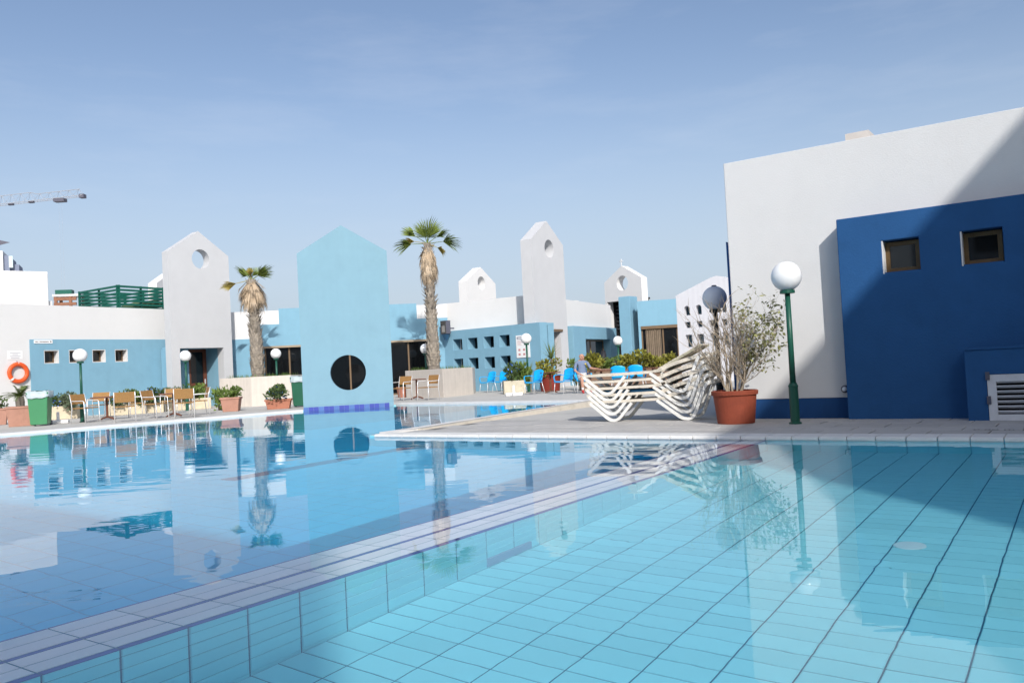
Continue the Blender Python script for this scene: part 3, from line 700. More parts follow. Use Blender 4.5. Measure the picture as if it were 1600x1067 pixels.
# its notice board
bx0, bz1 = fb3.px(806.5, 524.5); bx1, bz0 = fb3.px(829, 558)
nb = thing('notice_board', 'white notice board with faded print on the blue wing wall behind a lamp', 'sign', fb3.w(bx0, 0, 0), fb3.az)
MB().box(0, bx1 - bx0, -.03, -.002, bz0, bz1).build('board', SIGNW, nb)
W_, H_ = bx1 - bx0, bz1 - bz0
prt = MB()
for (a, b, c, d) in ((.08, .5, .90, .93), (.08, .12, .84, .9), (.08, .5, .83, .85), (.42, .5, .84, .9)): prt.box(a * W_, b * W_, -.034, -.031, bz0 + c * H_, bz0 + d * H_)
prt.build('heading_print', mat('navy_print', (.07, .07, .16), .6), nb)
for q in range(5): MB().box(.1 * W_, (.35 + .1 * (q % 3)) * W_, -.034, -.031, bz0 + (.76 - .05 * q) * H_, bz0 + (.772 - .05 * q) * H_).build('print_line', REDP, nb)
for (a, c) in ((.15, .3), (.5, .3), (.15, .1), (.5, .1)):
    MB().box(a * W_, (a + .16) * W_, -.034, -.031, bz0 + c * H_, bz0 + (c + .1) * H_).build('pictogram', REDP, nb)
# ---- wing right of the grey tower
f4 = Frame(atY(887, 520, 37.8), atY(956, 520, 43.2)); o = f4.thing('end_wing', 'white and blue wing with one dark window right of the tall grey tower', 'house')
zw = (f4.px(888, 468.5)[1] + f4.px(953, 477)[1]) / 2; zb = (f4.px(897, 509)[1] + f4.px(952, 514)[1]) / 2
w0 = f4.X(908, 540); w1 = f4.X(947.5, 540); wz = f4.px(928, 530.5)[1]
panel('wall', o, rect(-.3, f4.L, zb + .003, zw), [], 0, .3, WHITE)
panel('blue_panel', o, [(0.05, 0), (f4.L, 0), (f4.L, zb), (0.05, zb)], [rect(w0, w1, .55, wz)], -.25, .55, BLUE, bevel=.01)
window(o, w0, w1, .55, wz, .15, .08, bars=((w0 + w1) / 2 - .1,))
MB().box(-.3, f4.L, 4, 4.3, 0, zw).build('wall', WHITE, o); MB().box(-.3, f4.L, .302, 4, zw - .5, zw - .3).build('roof', ROOF, o); MB().box(f4.L - .25, f4.L, .302, 4, 0, zw - .5).build('wall', WHITE, o)
# ---- blue pier and glazed wall beyond
pc = atY(985, 500, 39.4)
o = thing('blue_pier', 'square blue pier right of the dark passage', 'pillar', Vector((pc.x, pc.y, 0)), radians(-35))
zp = atY(985, 463, 39.4).z
MB().box(-.58, 0, 0, .85, 0, zp).build('shaft', BLUE, o, bevel=.015); MB().box(-.56, -.02, .02, .83, zp, zp + .02).build('cap', BLUE, o)
f5 = Frame(atY(998, 520, 39.0), atY(1075, 520, 38.6)); o = f5.thing('glazed_house', 'blue house front with curtained window beside the arcaded grey facade', 'house')
zt = f5.px(1030, 468.5)[1]; lz = f5.px(1030, 509)[1]; w0 = f5.X(1003, 540)
panel('blue_panel', o, [(0, lz), (f5.L + 3, lz), (f5.L + 3, zt), (0, zt)], [], 0, .3, BLUE)
panel('blue_panel', o, rect(0, w0, 0, lz - .003), [], 0, .3, BLUE)
fw_ = window(o, w0, f5.L + 3, .0, lz - .003, .08, .07, bars=(f5.X(1037, 540), f5.X(1060, 540), f5.L + 1.5))
panel('lintel', o, rect(w0, f5.L + 3, lz - .12, lz + .02), [], -.04, .1, BROWN)
cu = MB()
xa, xb = f5.X(1010, 540), f5.X(1034, 540)
nf = 26
vs = []; 
for i in range(nf + 1):
    x = xa + (xb - xa) * i / nf; y = .05 + .03 * sin(i * 1.9) ; vs += [(x, y, .05), (x, y, lz - .12)]
cu.add(vs, [(2 * i, 2 * i + 2, 2 * i + 3, 2 * i + 1) for i in range(nf)]); cu.build('curtain', CURT, o, fixn=False)
MB().box(0, f5.L + 3, 4, 4.3, 0, zt).build('wall', WHITE, o); MB().box(0, f5.L + 3, .302, 4, zt - .5, zt - .3).build('roof', ROOF, o)
# ---- pale arcaded facade
Aw = atY(1058, 500, 33.5); f6 = Frame(Aw, Aw + VV * 4.2); o = f6.thing('arcaded_facade', 'pale lilac-grey gabled facade with rows of small arched and square openings', 'facade')
sh = f6.px(1058, 462)[1]; ax, az_ = f6.px(1119, 431); Wd = 2 * ax
cols = [(580, 628), (678, 727), (785, 834), (887, 934)]
def zx(z): return 960 + z / 5.337
def zy(z): return 400 + z / 5.337
hl = []
r1 = (f6.px(zx(604), zy(495))[1], f6.px(zx(604), zy(415))[1]); r2 = (f6.px(zx(610), zy(600))[1], f6.px(zx(610), zy(550))[1]); r3 = (f6.px(zx(615), zy(760))[1], f6.px(zx(615), zy(657))[1])
for (a, b) in cols:
    xa = f6.X(zx(a), zy(450)); xb = f6.X(zx(b), zy(450)); hl.append(archp(xa, xb, r1[0], r1[1])); hl.append(rect(xa, xb, *r2)); hl.append(rect(xa, xb + .03, *r3))
xa, xb = f6.X(zx(730), zy(850)), f6.X(zx(845), zy(850)); hl.append(archp(xa, xb, .3, f6.px(zx(790), zy(805))[1]))
panel('gable_wall', o, [(0, 0), (Wd, 0), (Wd, sh), (ax + .25, az_ - .05), (ax, az_), (ax - .25, az_ - .05), (0, sh)], hl, 0, .28, mat('lilac_grey_render', (.66, .66, .69), .85, var=.04, bump=.2, stain=.06, streak=.05))
panel('inner_wall', o, rect(.05, Wd - .05, 0, sh - .1), [], .5, .2, BLUE); MB().box(.02, Wd - .02, .282, .7, sh - .1, sh).build('roof', ROOF, o)
MB().box(.0, .1, .282, .5, 0, sh - .1).build('side_wall', BLUE, o)

# ---- near right house: white wall, blue annex with two brown windows, louvred cupboard
bw = 12.62; _d = ray(1141.5, 450); _P = C_ + _d * (bw / _d.dot(UU)); fr = Frame(ab(AB(_P)[0], bw), ab(4.5, bw)); o = fr.thing('near_house', 'big white house at right with blue annex wall and two small brown windows', 'house')
ZW = 4.0
panel('wall', o, rect(0, fr.L, .30, ZW), [], 0, .3, WHITE, bevel=.012)
panel('blue_plinth', o, rect(0, fr.L, 0, .297), [], -.006, .306, BLUE_SHD)
MB().box(0, .3, .302, 8, 0, ZW).build('wall', WHITE, o); MB().box(0.3, fr.L, 8, 8.3, 0, ZW).build('wall', WHITE, o); MB().box(.3, fr.L, .302, 8, 3.55, 3.75).build('roof', ROOF, o)
panel('blue_panel', o, [(-.05, 0), (-.003, 0), (-.003, 2.72), (-.05, 2.78)], [], .05, 5, BLUE_SHD)
cb = [fr.px(1320, 206, 2.2), fr.px(1357, 203, 2.2)]
MB().box(cb[0][0], cb[1][0], 2.2, 2.8, 3.75, cb[1][1]).build('roof_vent', mat('pinkish_block', (.58, .54, .50), .9, var=.1), o)
px0 = fr.X(1316, 500, -.32)
wl = []
for (a, b, yt, yb) in ((1378, 1437, 372, 424), (1501, 1568, 357, 412)):
    x0 = fr.X(a, (yt + yb) / 2, -.32); x1 = fr.X(b, (yt + yb) / 2, -.32); wl.append((x0, x1))
zt_ = fr.px(1400, 374, -.32)[1]; zb_ = fr.px(1400, 426, -.32)[1]
ZA = fr.px(1450, 323.5, -.32)[1]
wl = [(a, b, zb_, zt_) for a, b in wl]
panel('blue_annex', o, rect(px0, fr.L, 0, ZA), [rect(*q) for q in wl], -.32, .315, BLUEA_SHD, bevel=.012)
for q in wl:
    MB().box(q[0], q[0] + .017, -.312, -.004, q[2], q[3]).build('window_reveal', WHITE, o); MB().box(q[0] + .0175, q[1], -.30, -.004, q[2], q[2] + .017).build('window_sill', BLUEA_SHD, o)  # only the left reveal is white: the light on it is painted in
    wd = window(o, q[0] + .018, q[1] - .018, q[2] + .018, q[3] - .018, -.16, .055, depth=.05, frame_m=mat('bronze_frame', (.13, .08, .035), .4, var=.2, vscale=10))
# louvred cupboard
lx0 = fr.X(1511, 620, -.70); lz1 = fr.px(1540, 546, -.70)[1]
cup = thing('louvre_cupboard', 'blue box cupboard with white louvred door against the annex at right edge', 'cupboard', fr.w(lx0, -.70, 0), fr.az)
dx0 = fr.X(1545, 640, -.70) - lx0; dzt = fr.px(1575, 584, -.70)[1]; cl = fr.L - lx0
panel('front', cup, [(0, 0), (dx0, 0), (dx0, dzt), (dx0 + 1.05, dzt), (dx0 + 1.05, 0), (cl, 0), (cl, lz1), (0, lz1)], [], 0, .05, BLUEA_SHD, bevel=.006)
MB().box(0, .05, .052, .378, 0, lz1).build('side', BLUEA_SHD, cup); MB().box(-.01, cl, -.012, .378, lz1 + .001, lz1 + .03).build('lid', BLUEA_SHD, cup)
MB().box(dx0, dx0 + 1.05, .2, .22, 0, dzt).build('back', DARK, cup)
dr = panel('louvred_door', cup, rect(dx0 + .004, dx0 + 1.046, .01, dzt - .004), [rect(dx0 + .10, dx0 + .95, .09, dzt - .09)], -.01, .045, LOUV)
k = 0
while .10 + k * .062 < dzt - .1:
    z = .10 + k * .062; Ms = Matrix.Translation((0, .012, z + .02)) @ Matrix.Rotation(radians(-38), 4, 'X')
    MB().box(dx0 + .098, dx0 + .952, -.022, .022, -.005, .005, Ms).build('slat', LOUV, dr); k += 1
for z in (.22, .52): MB().box(dx0 - .01, dx0 + .035, -.03, -.011, z, z + .10).build('hinge', STEELD, dr)
lt = fr.px(1323, 608, -.1); sp = thing('bulkhead_light', 'small round bulkhead light low on the white wall beside the blue annex', 'wall light', fr.w(lt[0] - .04, 0, lt[1]), fr.az)
MB().lathe([(.055, 0), (.055, .04), (.04, .05)], 16, Matrix.Rotation(radians(90), 4, 'X')).build('body', STEELD, sp); MB().lathe([(.036, .05), (.034, .075), (.02, .09), (.0, .095)], 16, Matrix.Rotation(radians(90), 4, 'X')).build('lens', GLOBE, sp, smooth=True)

# ---- two hotel blocks behind the photographer; their shadows lie over the near water and the right wall
def hotel(label, tip, HB, rz, x0, x1, y0, y1, M):
    sh_ = Vector((sdir.x, sdir.y, 0)) * (HB / -sdir.z); c = tip - sh_
    o = thing('hotel_block', label, 'building', Vector((c.x, c.y, 0)), rz)
    MB().box(x0, x1, y0, y1, 0, HB).build('wall', M, o); MB().box(x0 + .2, x1 - .2, y0 + .2, y1 - .2, HB, HB + .05).build('roof', ROOF, o)
    k = 0
    while 1.2 + k * 3.2 < HB - 2:
        for i in range(5): window(o, x0 + 1.2 + i * 3.2, x0 + 3.0 + i * 3.2, 1.2 + k * 3.2, 2.9 + k * 3.2, y1 if y1 <= .01 else y0 - .03, .07, depth=.03)
        k += 1
# the roof edge direction that gives the slanting shadow line seen on the near wall
_l = VV * 3.78 + Vector((0, 0, 3.86)); _e = _l + sdir * (3.86 / -sdir.z); _e = Vector((_e.x, _e.y, 0)).normalized()
_g = Vector((3.62, 12.84, 0)); _q = Vector((2.87, 7.12, 0)); _h = Vector((sdir.x, sdir.y, 0)).normalized()
_den = _e.x * -_h.y + _h.x * _e.y; _dx, _dy = _q.x - _g.x, _q.y - _g.y
_t = (_dx * -_h.y + _h.x * _dy) / _den
hotel('tall white hotel block to the right behind the camera that shades the near wall', _g + _e * _t, 14.0, atan2(_e.y, _e.x), 0, 22, -16, 0, WHITE)
hotel('tall white hotel block behind the camera that shades the near corner of the pool', Vector((-1.15, 5.1, 0)), 14.0, radians(145), 0, 18, 0, 14, WHITE)
o = thing('added_house_row', 'long low white house row added far behind the camera to block sky glare', 'building', Vector((-60, -75, 0)), radians(-8))  # unseen, added to keep the bright low sky out of the glass reflections
MB().box(0, 130, -8, 0, 0, 6.5).build('wall', WHITE, o); MB().box(.3, 129.7, -7.7, -.3, 6.5, 6.6).build('roof', ROOF, o)

# ---- tower crane far away at the left
CY = 170.0
cj = atY(131, 306, CY); o = thing('tower_crane', 'distant grey tower crane jib crossing the sky at left', 'crane', Vector((cj.x - 62, CY + 14, 0)), 0)
hz = cj.z; e1 = Vector((62, -14, 0)); dj = e1.normalized(); sj = Vector((-dj.y, dj.x, 0)); LJ = e1.length
bot = MB(); lat = MB(); tp = MB()
for s_ in (-.6, .6): bot.tube([dj * -8 + sj * s_ + Vector((0, 0, hz)), e1 + sj * s_ + Vector((0, 0, hz))], .08, 5)
tp.tube([Vector((0, 0, hz + 1.9)), e1 * .80 + Vector((0, 0, hz + 1.9)), e1 * .82 + Vector((0, 0, hz + 1.45)), e1 * .985 + Vector((0, 0, hz + 1.45))], .075, 5)
nz_ = 27
for k in range(nz_):
    x0 = LJ * k / nz_; x1 = LJ * (k + 1) / nz_; hh = 1.9 if (k + .5) / nz_ < .81 else 1.45
    for s_ in (-.6, .6):
        lat.tube([dj * x0 + sj * s_ + Vector((0, 0, hz)), dj * ((x0 + x1) / 2) + Vector((0, 0, hz + hh))], .028, 4); lat.tube([dj * ((x0 + x1) / 2) + Vector((0, 0, hz + hh)), dj * x1 + sj * s_ + Vector((0, 0, hz))], .028, 4)
bot.build('jib_chord', STEEL, o); tp.build('jib_chord', STEEL, o); lat.build('jib_lattice', STEEL, o)
MB().box(-1.1, 1.1, -.7, .7, -.75, -.1, Matrix.Translation(e1 * .91 + Vector((0, 0, hz)))).build('trolley', STEELD, o); MB().box(-.5, .5, -.6, .6, -.45, .3, Matrix.Translation(e1 * .995 + Vector((0, 0, hz)))).build('jib_end', STEELD, o)
for f_ in (.72, .80): MB().box(-.5, .5, -.3, .3, -.3, .1, Matrix.Translation(e1 * f_ + Vector((0, 0, hz)))).build('jib_joint', STEELD, o)
for s_ in (-.35, .35): MB().tube([e1 * .91 + dj * s_ + Vector((0, 0, hz - .6)), e1 * .91 + dj * s_ + Vector((0, 0, hz - 30))], .012, 4).build('hoist_cable', STEEL, o)
mst = MB()
for (x, y) in ((-.8, -.8), (.8, -.8), (.8, .8), (-.8, .8)): mst.tube([(x, y, 0), (x, y, hz + 5)], .12, 5)
for k in range(int(hz / 1.6)):
    z = k * 1.6
    for (p, q) in (((-.8, -.8), (.8, -.8)), ((.8, -.8), (.8, .8)), ((.8, .8), (-.8, .8)), ((-.8, .8), (-.8, -.8))): mst.tube([(*p, z), (*q, z + 1.6)], .05, 4)
mst.build('mast', STEEL, o)

# ================================================================== PLANTS
def leaf_blob(seed, n, rx, ry, rz, ls, z0=0.0, spiky=False, upper=.2, flower=0):
    """many separate bent leaves through an uneven volume with gaps; returns leaf and stem builders"""
    r = random.Random(seed); mb = MB(); fl = MB(); st = MB()
    lobes = [(Vector((r.uniform(-.62, .62) * rx, r.uniform(-.62, .62) * ry, z0 + rz * r.uniform(.25, 1.5))), r.uniform(.28, .6)) for _ in range(9)]
    for i in range(n):
        c, q = r.choice(lobes); d = Vector((r.gauss(0, 1), r.gauss(0, 1), r.gauss(0, 1))).normalized() * (r.random() ** .45)
        p = c + Vector((d.x * rx * q, d.y * ry * q, d.z * rz * q)); p.z = max(p.z, z0 - .02)
        out = Vector((d.x, d.y, d.z + .45 + r.uniform(-.5, .5))); out += Vector((r.uniform(-.6, .6), r.uniform(-.6, .6), r.uniform(-.3, .5))); out.normalize()
        side = out.cross(Vector((r.uniform(-1, 1), r.uniform(-1, 1), r.uniform(-1, 1)))).normalized(); nr = side.cross(out)
        L = ls * r.uniform(.6, 1.35); wd = L * r.uniform(.22, .38)
        tgt = fl if (flower and r.random() < flower) else mb
        tgt.add([p, p + out * L * .5 + side * wd + nr * L * .06, p + out * L - nr * L * .12, p + out * L * .5 - side * wd + nr * L * .06], [(0, 1, 2), (0, 2, 3)])
    for c, q in lobes:
        st.tube([(c.x * .1, c.y * .1, z0 - .05), (c.x * .6, c.y * .6, (z0 + c.z) / 2), c], [.016, .011, .004], 5)
    return mb, fl, st
SH = {}
for i in range(4):
    SH['g%d' % i] = leaf_blob(10 + i, 620, .42, .34, .30, .10, flower=.06)
    SH['y%d' % i] = leaf_blob(30 + i, 640, .45, .36, .28, .10)
    SH['s%d' % i] = leaf_blob(50 + i, 300, .26, .24, .20, .08)
SHM = {}
for k, (a, b, c) in SH.items():
    SHM[k] = (a.mesh('foliage', [LEAFG]), b.mesh('flower', [FLOW]) if b.v else None, c.mesh('stem', [STEM]))
def shrub(kind, label, loc, rz, M, scale=1.0, parent=None, group=None, sz=None, cat='shrub', name='shrub'):
    a, b, c = SHM[kind]; o = thing(name, label, cat, loc, rz, group); o.scale = (scale, scale, sz or scale)
    lf = link('foliage', a, o); link('stem', c, o)
    lf.material_slots[0].link = 'OBJECT'; lf.material_slots[0].material = M
    if b and M is LEAFG: link('flower', b, o)
    return o
def planter_box(label, loc, rz, L, Wd, H, M=None, group=None):
    o = thing('planter_box', label, 'planter', loc, rz, group); mb = poly_panel(rect(-L / 2, L / 2, -Wd / 2, Wd / 2), [rect(-L / 2 + .05, L / 2 - .05, -Wd / 2 + .05, Wd / 2 - .05)], H)
    mb.v = [Vector((p.x, p.z, H - p.y)) for p in mb.v]; mb.build('box', M or CREAM, o, bevel=.012)
    MB().box(-L / 2 + .051, L / 2 - .051, -Wd / 2 + .051, Wd / 2 - .051, .02, H - .06).build('soil', SOIL, o); return o
def pot(label, loc, r0, r1, H, M, square=False, rz=0, sx=1.0, soil=True, name='plant_pot'):
    o = thing(name, label, 'pot', loc, rz)
    if square:
        mb = MB().taper(r0 * sx, r0, r1 * sx, r1, 0, H); mb.build('body', M, o, bevel=.012)
        q = poly_panel(rect(-r1 * sx - .02, r1 * sx + .02, -r1 - .02, r1 + .02), [rect(-r1 * sx + .03, r1 * sx - .03, -r1 + .03, r1 - .03)], .06); q.v = [Vector((p.x, p.z, H + .03 - p.y)) for p in q.v]; q.build('rim', M, o, bevel=.008)
        MB().box(-r1 * sx + .03, r1 * sx - .03, -r1 + .03, r1 - .03, H - .02, H + .004).build('soil', SOIL, o)
    else:
        MB().lathe([(r0 * .98, 0), (r0, .02), (r1 * .97, H - .07), (r1 * 1.04, H - .065), (r1 * 1.06, H - .01), (r1 * 1.0, H), (r1 * .93, H), (r1 * .9, H - .06), (0, H - .06)], 40).build('body', M, o, smooth=False, bevel=.004)
        MB().lathe([(r1 * .9, H - .058), (r1 * .5, H - .035), (0, H - .03)], 24).build('soil', SOIL, o)
    return o
wall_az = radians(58)
GP = 'cream planter boxes along the left house'
pl = [((100, 654.5), .95, .45, 'cream planter box nearest the green bin, in front of the blue wall'), ((199, 647.5), 1.25, .42, 'long cream planter box behind the first table'), ((240, 644.5), .7, .42, 'short cream planter box between the two left tables'), ((293, 640), 1.7, .42, 'long cream planter box behind the second table, under the lamp')]
cnt = 0
for (p, L, H, lab) in pl:
    P = gp(*p); o = planter_box(lab, P, radians(14 if cnt == 0 else 22), L, .42, H, group=GP); cnt += 1
sg = 'green shrubs in the cream planters'
for (i, (px, py, sc, lab)) in enumerate([(92, 655, .95, 'grey-green shrub in the cream box beside the green bin'), (112, 654.5, 1.0, 'leafy shrub in the cream box behind the leftmost lamp'), (181, 649, .78, 'green shrub behind the first table, left of its far chair'), (203, 647.5, .95, 'dark shrub with blue flowers behind the first table'), (219, 646.5, .9, 'shrub at the right end of the long cream box'), (240, 645, 1.0, 'shrub in the short cream box between the left tables'), (262, 642.5, 1.05, 'tall shrub with blue flowers left of the doorway'), (283, 641, .95, 'loose pale shrub at the foot of the grey tower'), (309, 639, 1.1, 'yellow-green shrub before the brown door')]):
    shrub('g%d' % (i % 4), lab, gp(px, py) + Vector((0, 0, .36)), i * 1.3, (LEAFG, LEAFGR, LEAFG, LEAFG, LEAFL, LEAFG, LEAFGR, LEAFGR, LEAFL)[i], sc, group=sg)
# left end pots and bin
P = gp(33, 665.5); pot('pale terracotta tub with a spiky cycad left of the green bin', P, .30, .36, .56, TERRAL, square=True, rz=.5)
def cycad(label, loc, n, L, M, seed, trunk=.35, tr=.13, droop=.5, up=.9):
    r = random.Random(seed); o = thing('cycad', label, 'plant', loc)
    MB().tube([(0, 0, -.06), (0, 0, trunk * .5), (.01, 0, trunk)], [tr * .9, tr, tr * .7], 9).build('trunk', BARK, o)
    for i in range(n):
        az = i * 2.399 + r.uniform(-.2, .2); el = r.uniform(.15, up); mb = MB(); pts = []
        for k in range(7):
            t = k / 6; rr = L * t * cos(el); z = trunk + L * t * sin(el) - droop * L * t * t * .6
            pts.append(Vector((cos(az) * rr, sin(az) * rr, z)))
        mb.tube(pts, [.012, .01, .009, .008, .006, .005, .002], 4)
        for k in range(1, 18):
            t = k / 18; j = min(int(t * 6), 5); f = t * 6 - j; p = pts[j].lerp(pts[j + 1], f); d = (pts[j + 1] - pts[j]).normalized(); s_ = d.cross(Vector((0, 0, 1))).normalized()
            for q in (-1, 1):
                tip = p + (s_ * q + d * .55 + Vector((0, 0, .12))).normalized() * (.16 * (1 - .55 * t)); mb.add([p - d * .012, p + d * .012, tip], [(0, 1, 2)])
        mb.build('frond', M, o, fixn=False)
    return o
cycad('spiky cycad with upright fronds in the pale terracotta tub', P + Vector((0, 0, .58)), 24, .62, leafmat('cycad_leaf', (.12, .16, .045), .4, .2), 4, trunk=.30, droop=.7, up=1.35)
P = gp(-6, 664); pot('pale terracotta tub cut off by the left picture edge', P, .28, .34, .5, TERRAL, square=True, rz=.5)
shrub('s1', 'green shrub in the tub at the left picture edge', P + Vector((0, 0, .5)), .5, LEAFG, 1.2)
# pots between the grey planter and the pool
P = gp(362, 642.5); pot('pale terracotta tub with a round yellow-green bush before the beige planter', P, .24, .30, .44, TERRAL, square=True, rz=.15); shrub('s2', 'round yellow-green bush in the tub before the beige planter', P + Vector((0, 0, .46)), 1, LEAFL, 1.25, sz=.95)
P = gp(436, 638.8); pot('long terracotta trough beside the dark green bin', P, .17, .20, .30, TERRA if False else mat('trough_terracotta', (.40, .165, .105), .8, var=.1, stain=.12), square=True, rz=.12, sx=2.05); shrub('g2', 'loose dark bush growing in the long terracotta trough', P + Vector((0, 0, .32)), 2, LEAFG, 1.15, sz=1.0)
shrub('s0', 'light green bush growing left of the beige planter', gp(343, 641), 0, LEAFL, 1.5, sz=2.4)

# beige palm planters: low prow-shaped walls
def palm_planter(label, Lp, Cp, Rp, H, depth):
    o = thing('palm_planter', label, 'planter', Vector((Cp.x, Cp.y, 0))); base = Vector((Cp.x, Cp.y, 0))
    back = Vector((0, depth, 0)); pts = [Lp - base, Vector((0, 0, 0)), Rp - base, Rp - base + back * .8, Lp - base + back * .8]
    pts = [Vector((p.x, p.y, 0)) for p in pts]; c = sum(pts, Vector()) / 5
    inner = [p + (c - p).normalized() * .22 for p in pts]
    mb = MB(); n = 5
    vs = [(*p.xy, 0) for p in pts] + [(*p.xy, H) for p in pts] + [(*p.xy, H) for p in inner] + [(*p.xy, H - .15) for p in inner]
    fs = [(i, (i + 1) % n, (i + 1) % n + n, i + n) for i in range(n)] + [(i + n, (i + 1) % n + n, (i + 1) % n + 2 * n, i + 2 * n) for i in range(n)] + [(i + 2 * n, (i + 1) % n + 2 * n, (i + 1) % n + 3 * n, i + 3 * n) for i in range(n)]
    mb.add(vs, fs); mb.build('wall', BEIGE, o, bevel=.01); MB().add([(*p.xy, H - .06) for p in inner], [(0, 1, 2, 3, 4)]).build('soil', SOIL, o, fixn=False)
    # a tuft of grass inside
    r = random.Random(5); g = MB()
    for i in range(420):
        a_, b_ = r.random(), r.random(); p = inner[0].lerp(inner[2], a_).lerp(inner[4].lerp(inner[3], a_), b_); p = Vector((p.x, p.y, H - .06)); hgt = r.uniform(.06, .22); az = r.uniform(0, 6.28); d = Vector((cos(az), sin(az), 0))
        g.add([p - d * .012, p + d * .012, p + Vector((r.uniform(-.06, .06), r.uniform(-.06, .06), hgt))], [(0, 1, 2)])
    stuff(g.build('grass', leafmat('planter_grass', (.13, .21, .05), .4, .3), o, fixn=False)); return o
palm_planter('low beige prow-shaped planter around the shorter palm, left of the blue gable', atY(345, 637, 32.4), atY(394, 634.4, 31.7), atY(457, 632, 32.0), 1.12, 2.4)
palm_planter('low beige prow-shaped planter around the taller palm, right of the blue gable', atY(635, 620, 32.6), atY(693.5, 621, 30.5), atY(740, 615.6, 32.7), 1.05, 2.6)

# ---- fan palms
def fan_mesh(seed, L, seg, open_, droop, petiole):
    """one fan leaf: petiole then folded blades; grows along +x, up is +z"""
    r = random.Random(seed); mb = MB()
    pts = [Vector((petiole * t, 0, -.10 * petiole * t * t)) for t in (0, .33, .66, 1)]
    mb.tube(pts, [.022, .016, .013, .010], 5); h = pts[-1]
    for i in range(seg):
        a = (i / (seg - 1) - .5) * open_; d = Vector((cos(a), sin(a), 0)); d2 = Vector((cos(a + .34 * open_ / seg), sin(a + .34 * open_ / seg), 0)); d1 = Vector((cos(a - .34 * open_ / seg), sin(a - .34 * open_ / seg), 0))
        l = L * (1 - .25 * abs(a) / (open_ / 2)) * r.uniform(.86, 1.05); l1 = l * .42
        zf = .035
        dr = droop * r.uniform(.7, 1.4)
        fold = Vector((0, 0, zf))
        m_ = h + d * l1 - Vector((0, 0, .12 * dr * l1)); e1_ = h + d1 * l1 * 1.0 - Vector((0, 0, .12 * dr * l1)) - fold; e2_ = h + d2 * l1 - Vector((0, 0, .12 * dr * l1)) - fold
        tip = h + d * l - Vector((0, 0, dr * l * .55))
        mid = h + d * l * .75 - Vector((0, 0, dr * l * .24)); sd2 = Vector((-d.y, d.x, 0)) * .013
        mb.add([h, e1_, m_, e2_, mid - sd2, mid + sd2, tip], [(0, 1, 2), (0, 2, 3), (1, 4, 2), (2, 5, 3), (2, 4, 5), (4, 6, 5)])
    return mb
def palm(name, label, base, lean, ztrunk, rb, rt, zsk0, zsk1, skirt_r, fronds, seed):
    r = random.Random(seed); o = thing(name, label, 'palm tree', base); H = ztrunk
    def ax(z): return Vector((lean * (z / H) ** 1.3, 0, z))
    zs = [0, .15, .5, 1, 1.6, 2.3, 3.0, H * .8, H]; zs = sorted(z for z in zs if z <= H)
    rad = [rb + (rt - rb) * (z / H) ** .75 for z in zs]
    tr = MB().tube([ax(z) for z in zs], [q * (1 + .06 * sin(5 * i)) for i, q in enumerate(rad)], 16).build('trunk', BARK, o, smooth=True)
    bt = MB(); z = .25; k = 0
    while z < H - .1:
        rr = rb + (rt - rb) * (z / H) ** .75
        for q in range(9):
            a = q * 2 * pi / 9 + k * .55 + r.uniform(-.2, .2); d = Vector((cos(a), sin(a), 0)); s_ = Vector((-d.y, d.x, 0)); p = ax(z) + d * rr * .93
            if r.random() < .22: continue
            hgt = r.uniform(.10, .22); out = r.uniform(.03, .12) * (1.7 if z > H * .45 else 1.0); w_ = rr * .36 * r.uniform(.7, 1.1)
            bt.add([p - s_ * w_, p + s_ * w_, p + s_ * w_ * .35 + d * out + Vector((0, 0, hgt)), p - s_ * w_ * .35 + d * out + Vector((0, 0, hgt)), p + d * .03 + Vector((0, 0, -.02))], [(0, 1, 2, 3), (0, 3, 4), (1, 4, 2), (4, 3, 2)])
        z += .115; k += 1
    bt.build('leaf_bases', BOOT, tr, fixn=False)['kind'] = 'stuff'
    # skirt of dead hanging leaves
    sk = MB()
    for i in range(150):
        a = r.uniform(0, 2 * pi); d = Vector((cos(a), sin(a), 0)); s_ = Vector((-d.y, d.x, 0)); zt = zsk1 - r.uniform(0, (zsk1 - zsk0) * .45); L = r.uniform(.45, 1.0) * (zsk1 - zsk0) * .75
        p0 = ax(zt) + d * rt * .7; bul = skirt_r * r.uniform(.55, 1.05)
        p1 = ax(zt - L * .25) + d * bul * .50 ; p2 = ax(zt - L * .6) + d * bul * .86; 
        for j in range(6):
            off = (j - 2.5) * .034; ll = L * r.uniform(.8, 1.12); q0 = p1 + s_ * off * .5; q1 = p2 + s_ * off + d * r.uniform(-.02, .03); q2 = ax(max(zt - ll, zsk0 - .12)) + d * bul * r.uniform(.92, 1.12) + s_ * off * 1.5
            wv = s_ * .017
            sk.add([p0 - wv * .4, p0 + wv * .4, q0 + wv, q0 - wv, q1 + wv, q1 - wv, q2], [(0, 1, 2, 3), (3, 2, 4, 5), (5, 4, 6)])
    stuff(sk.build('dead_leaf_skirt', DEADL, o, fixn=False))
    for (az, el, L, pet, op, dr, M, roll) in fronds:
        fm = fan_mesh(r.randint(0, 9999), L, 22, op, dr, pet).mesh('frond', M)
        f = link('frond', fm, o); f.location = ax(H - .02)
        f.rotation_mode = 'XYZ'; f.rotation_euler = (roll, -el, az)
    return o
R_d = radians
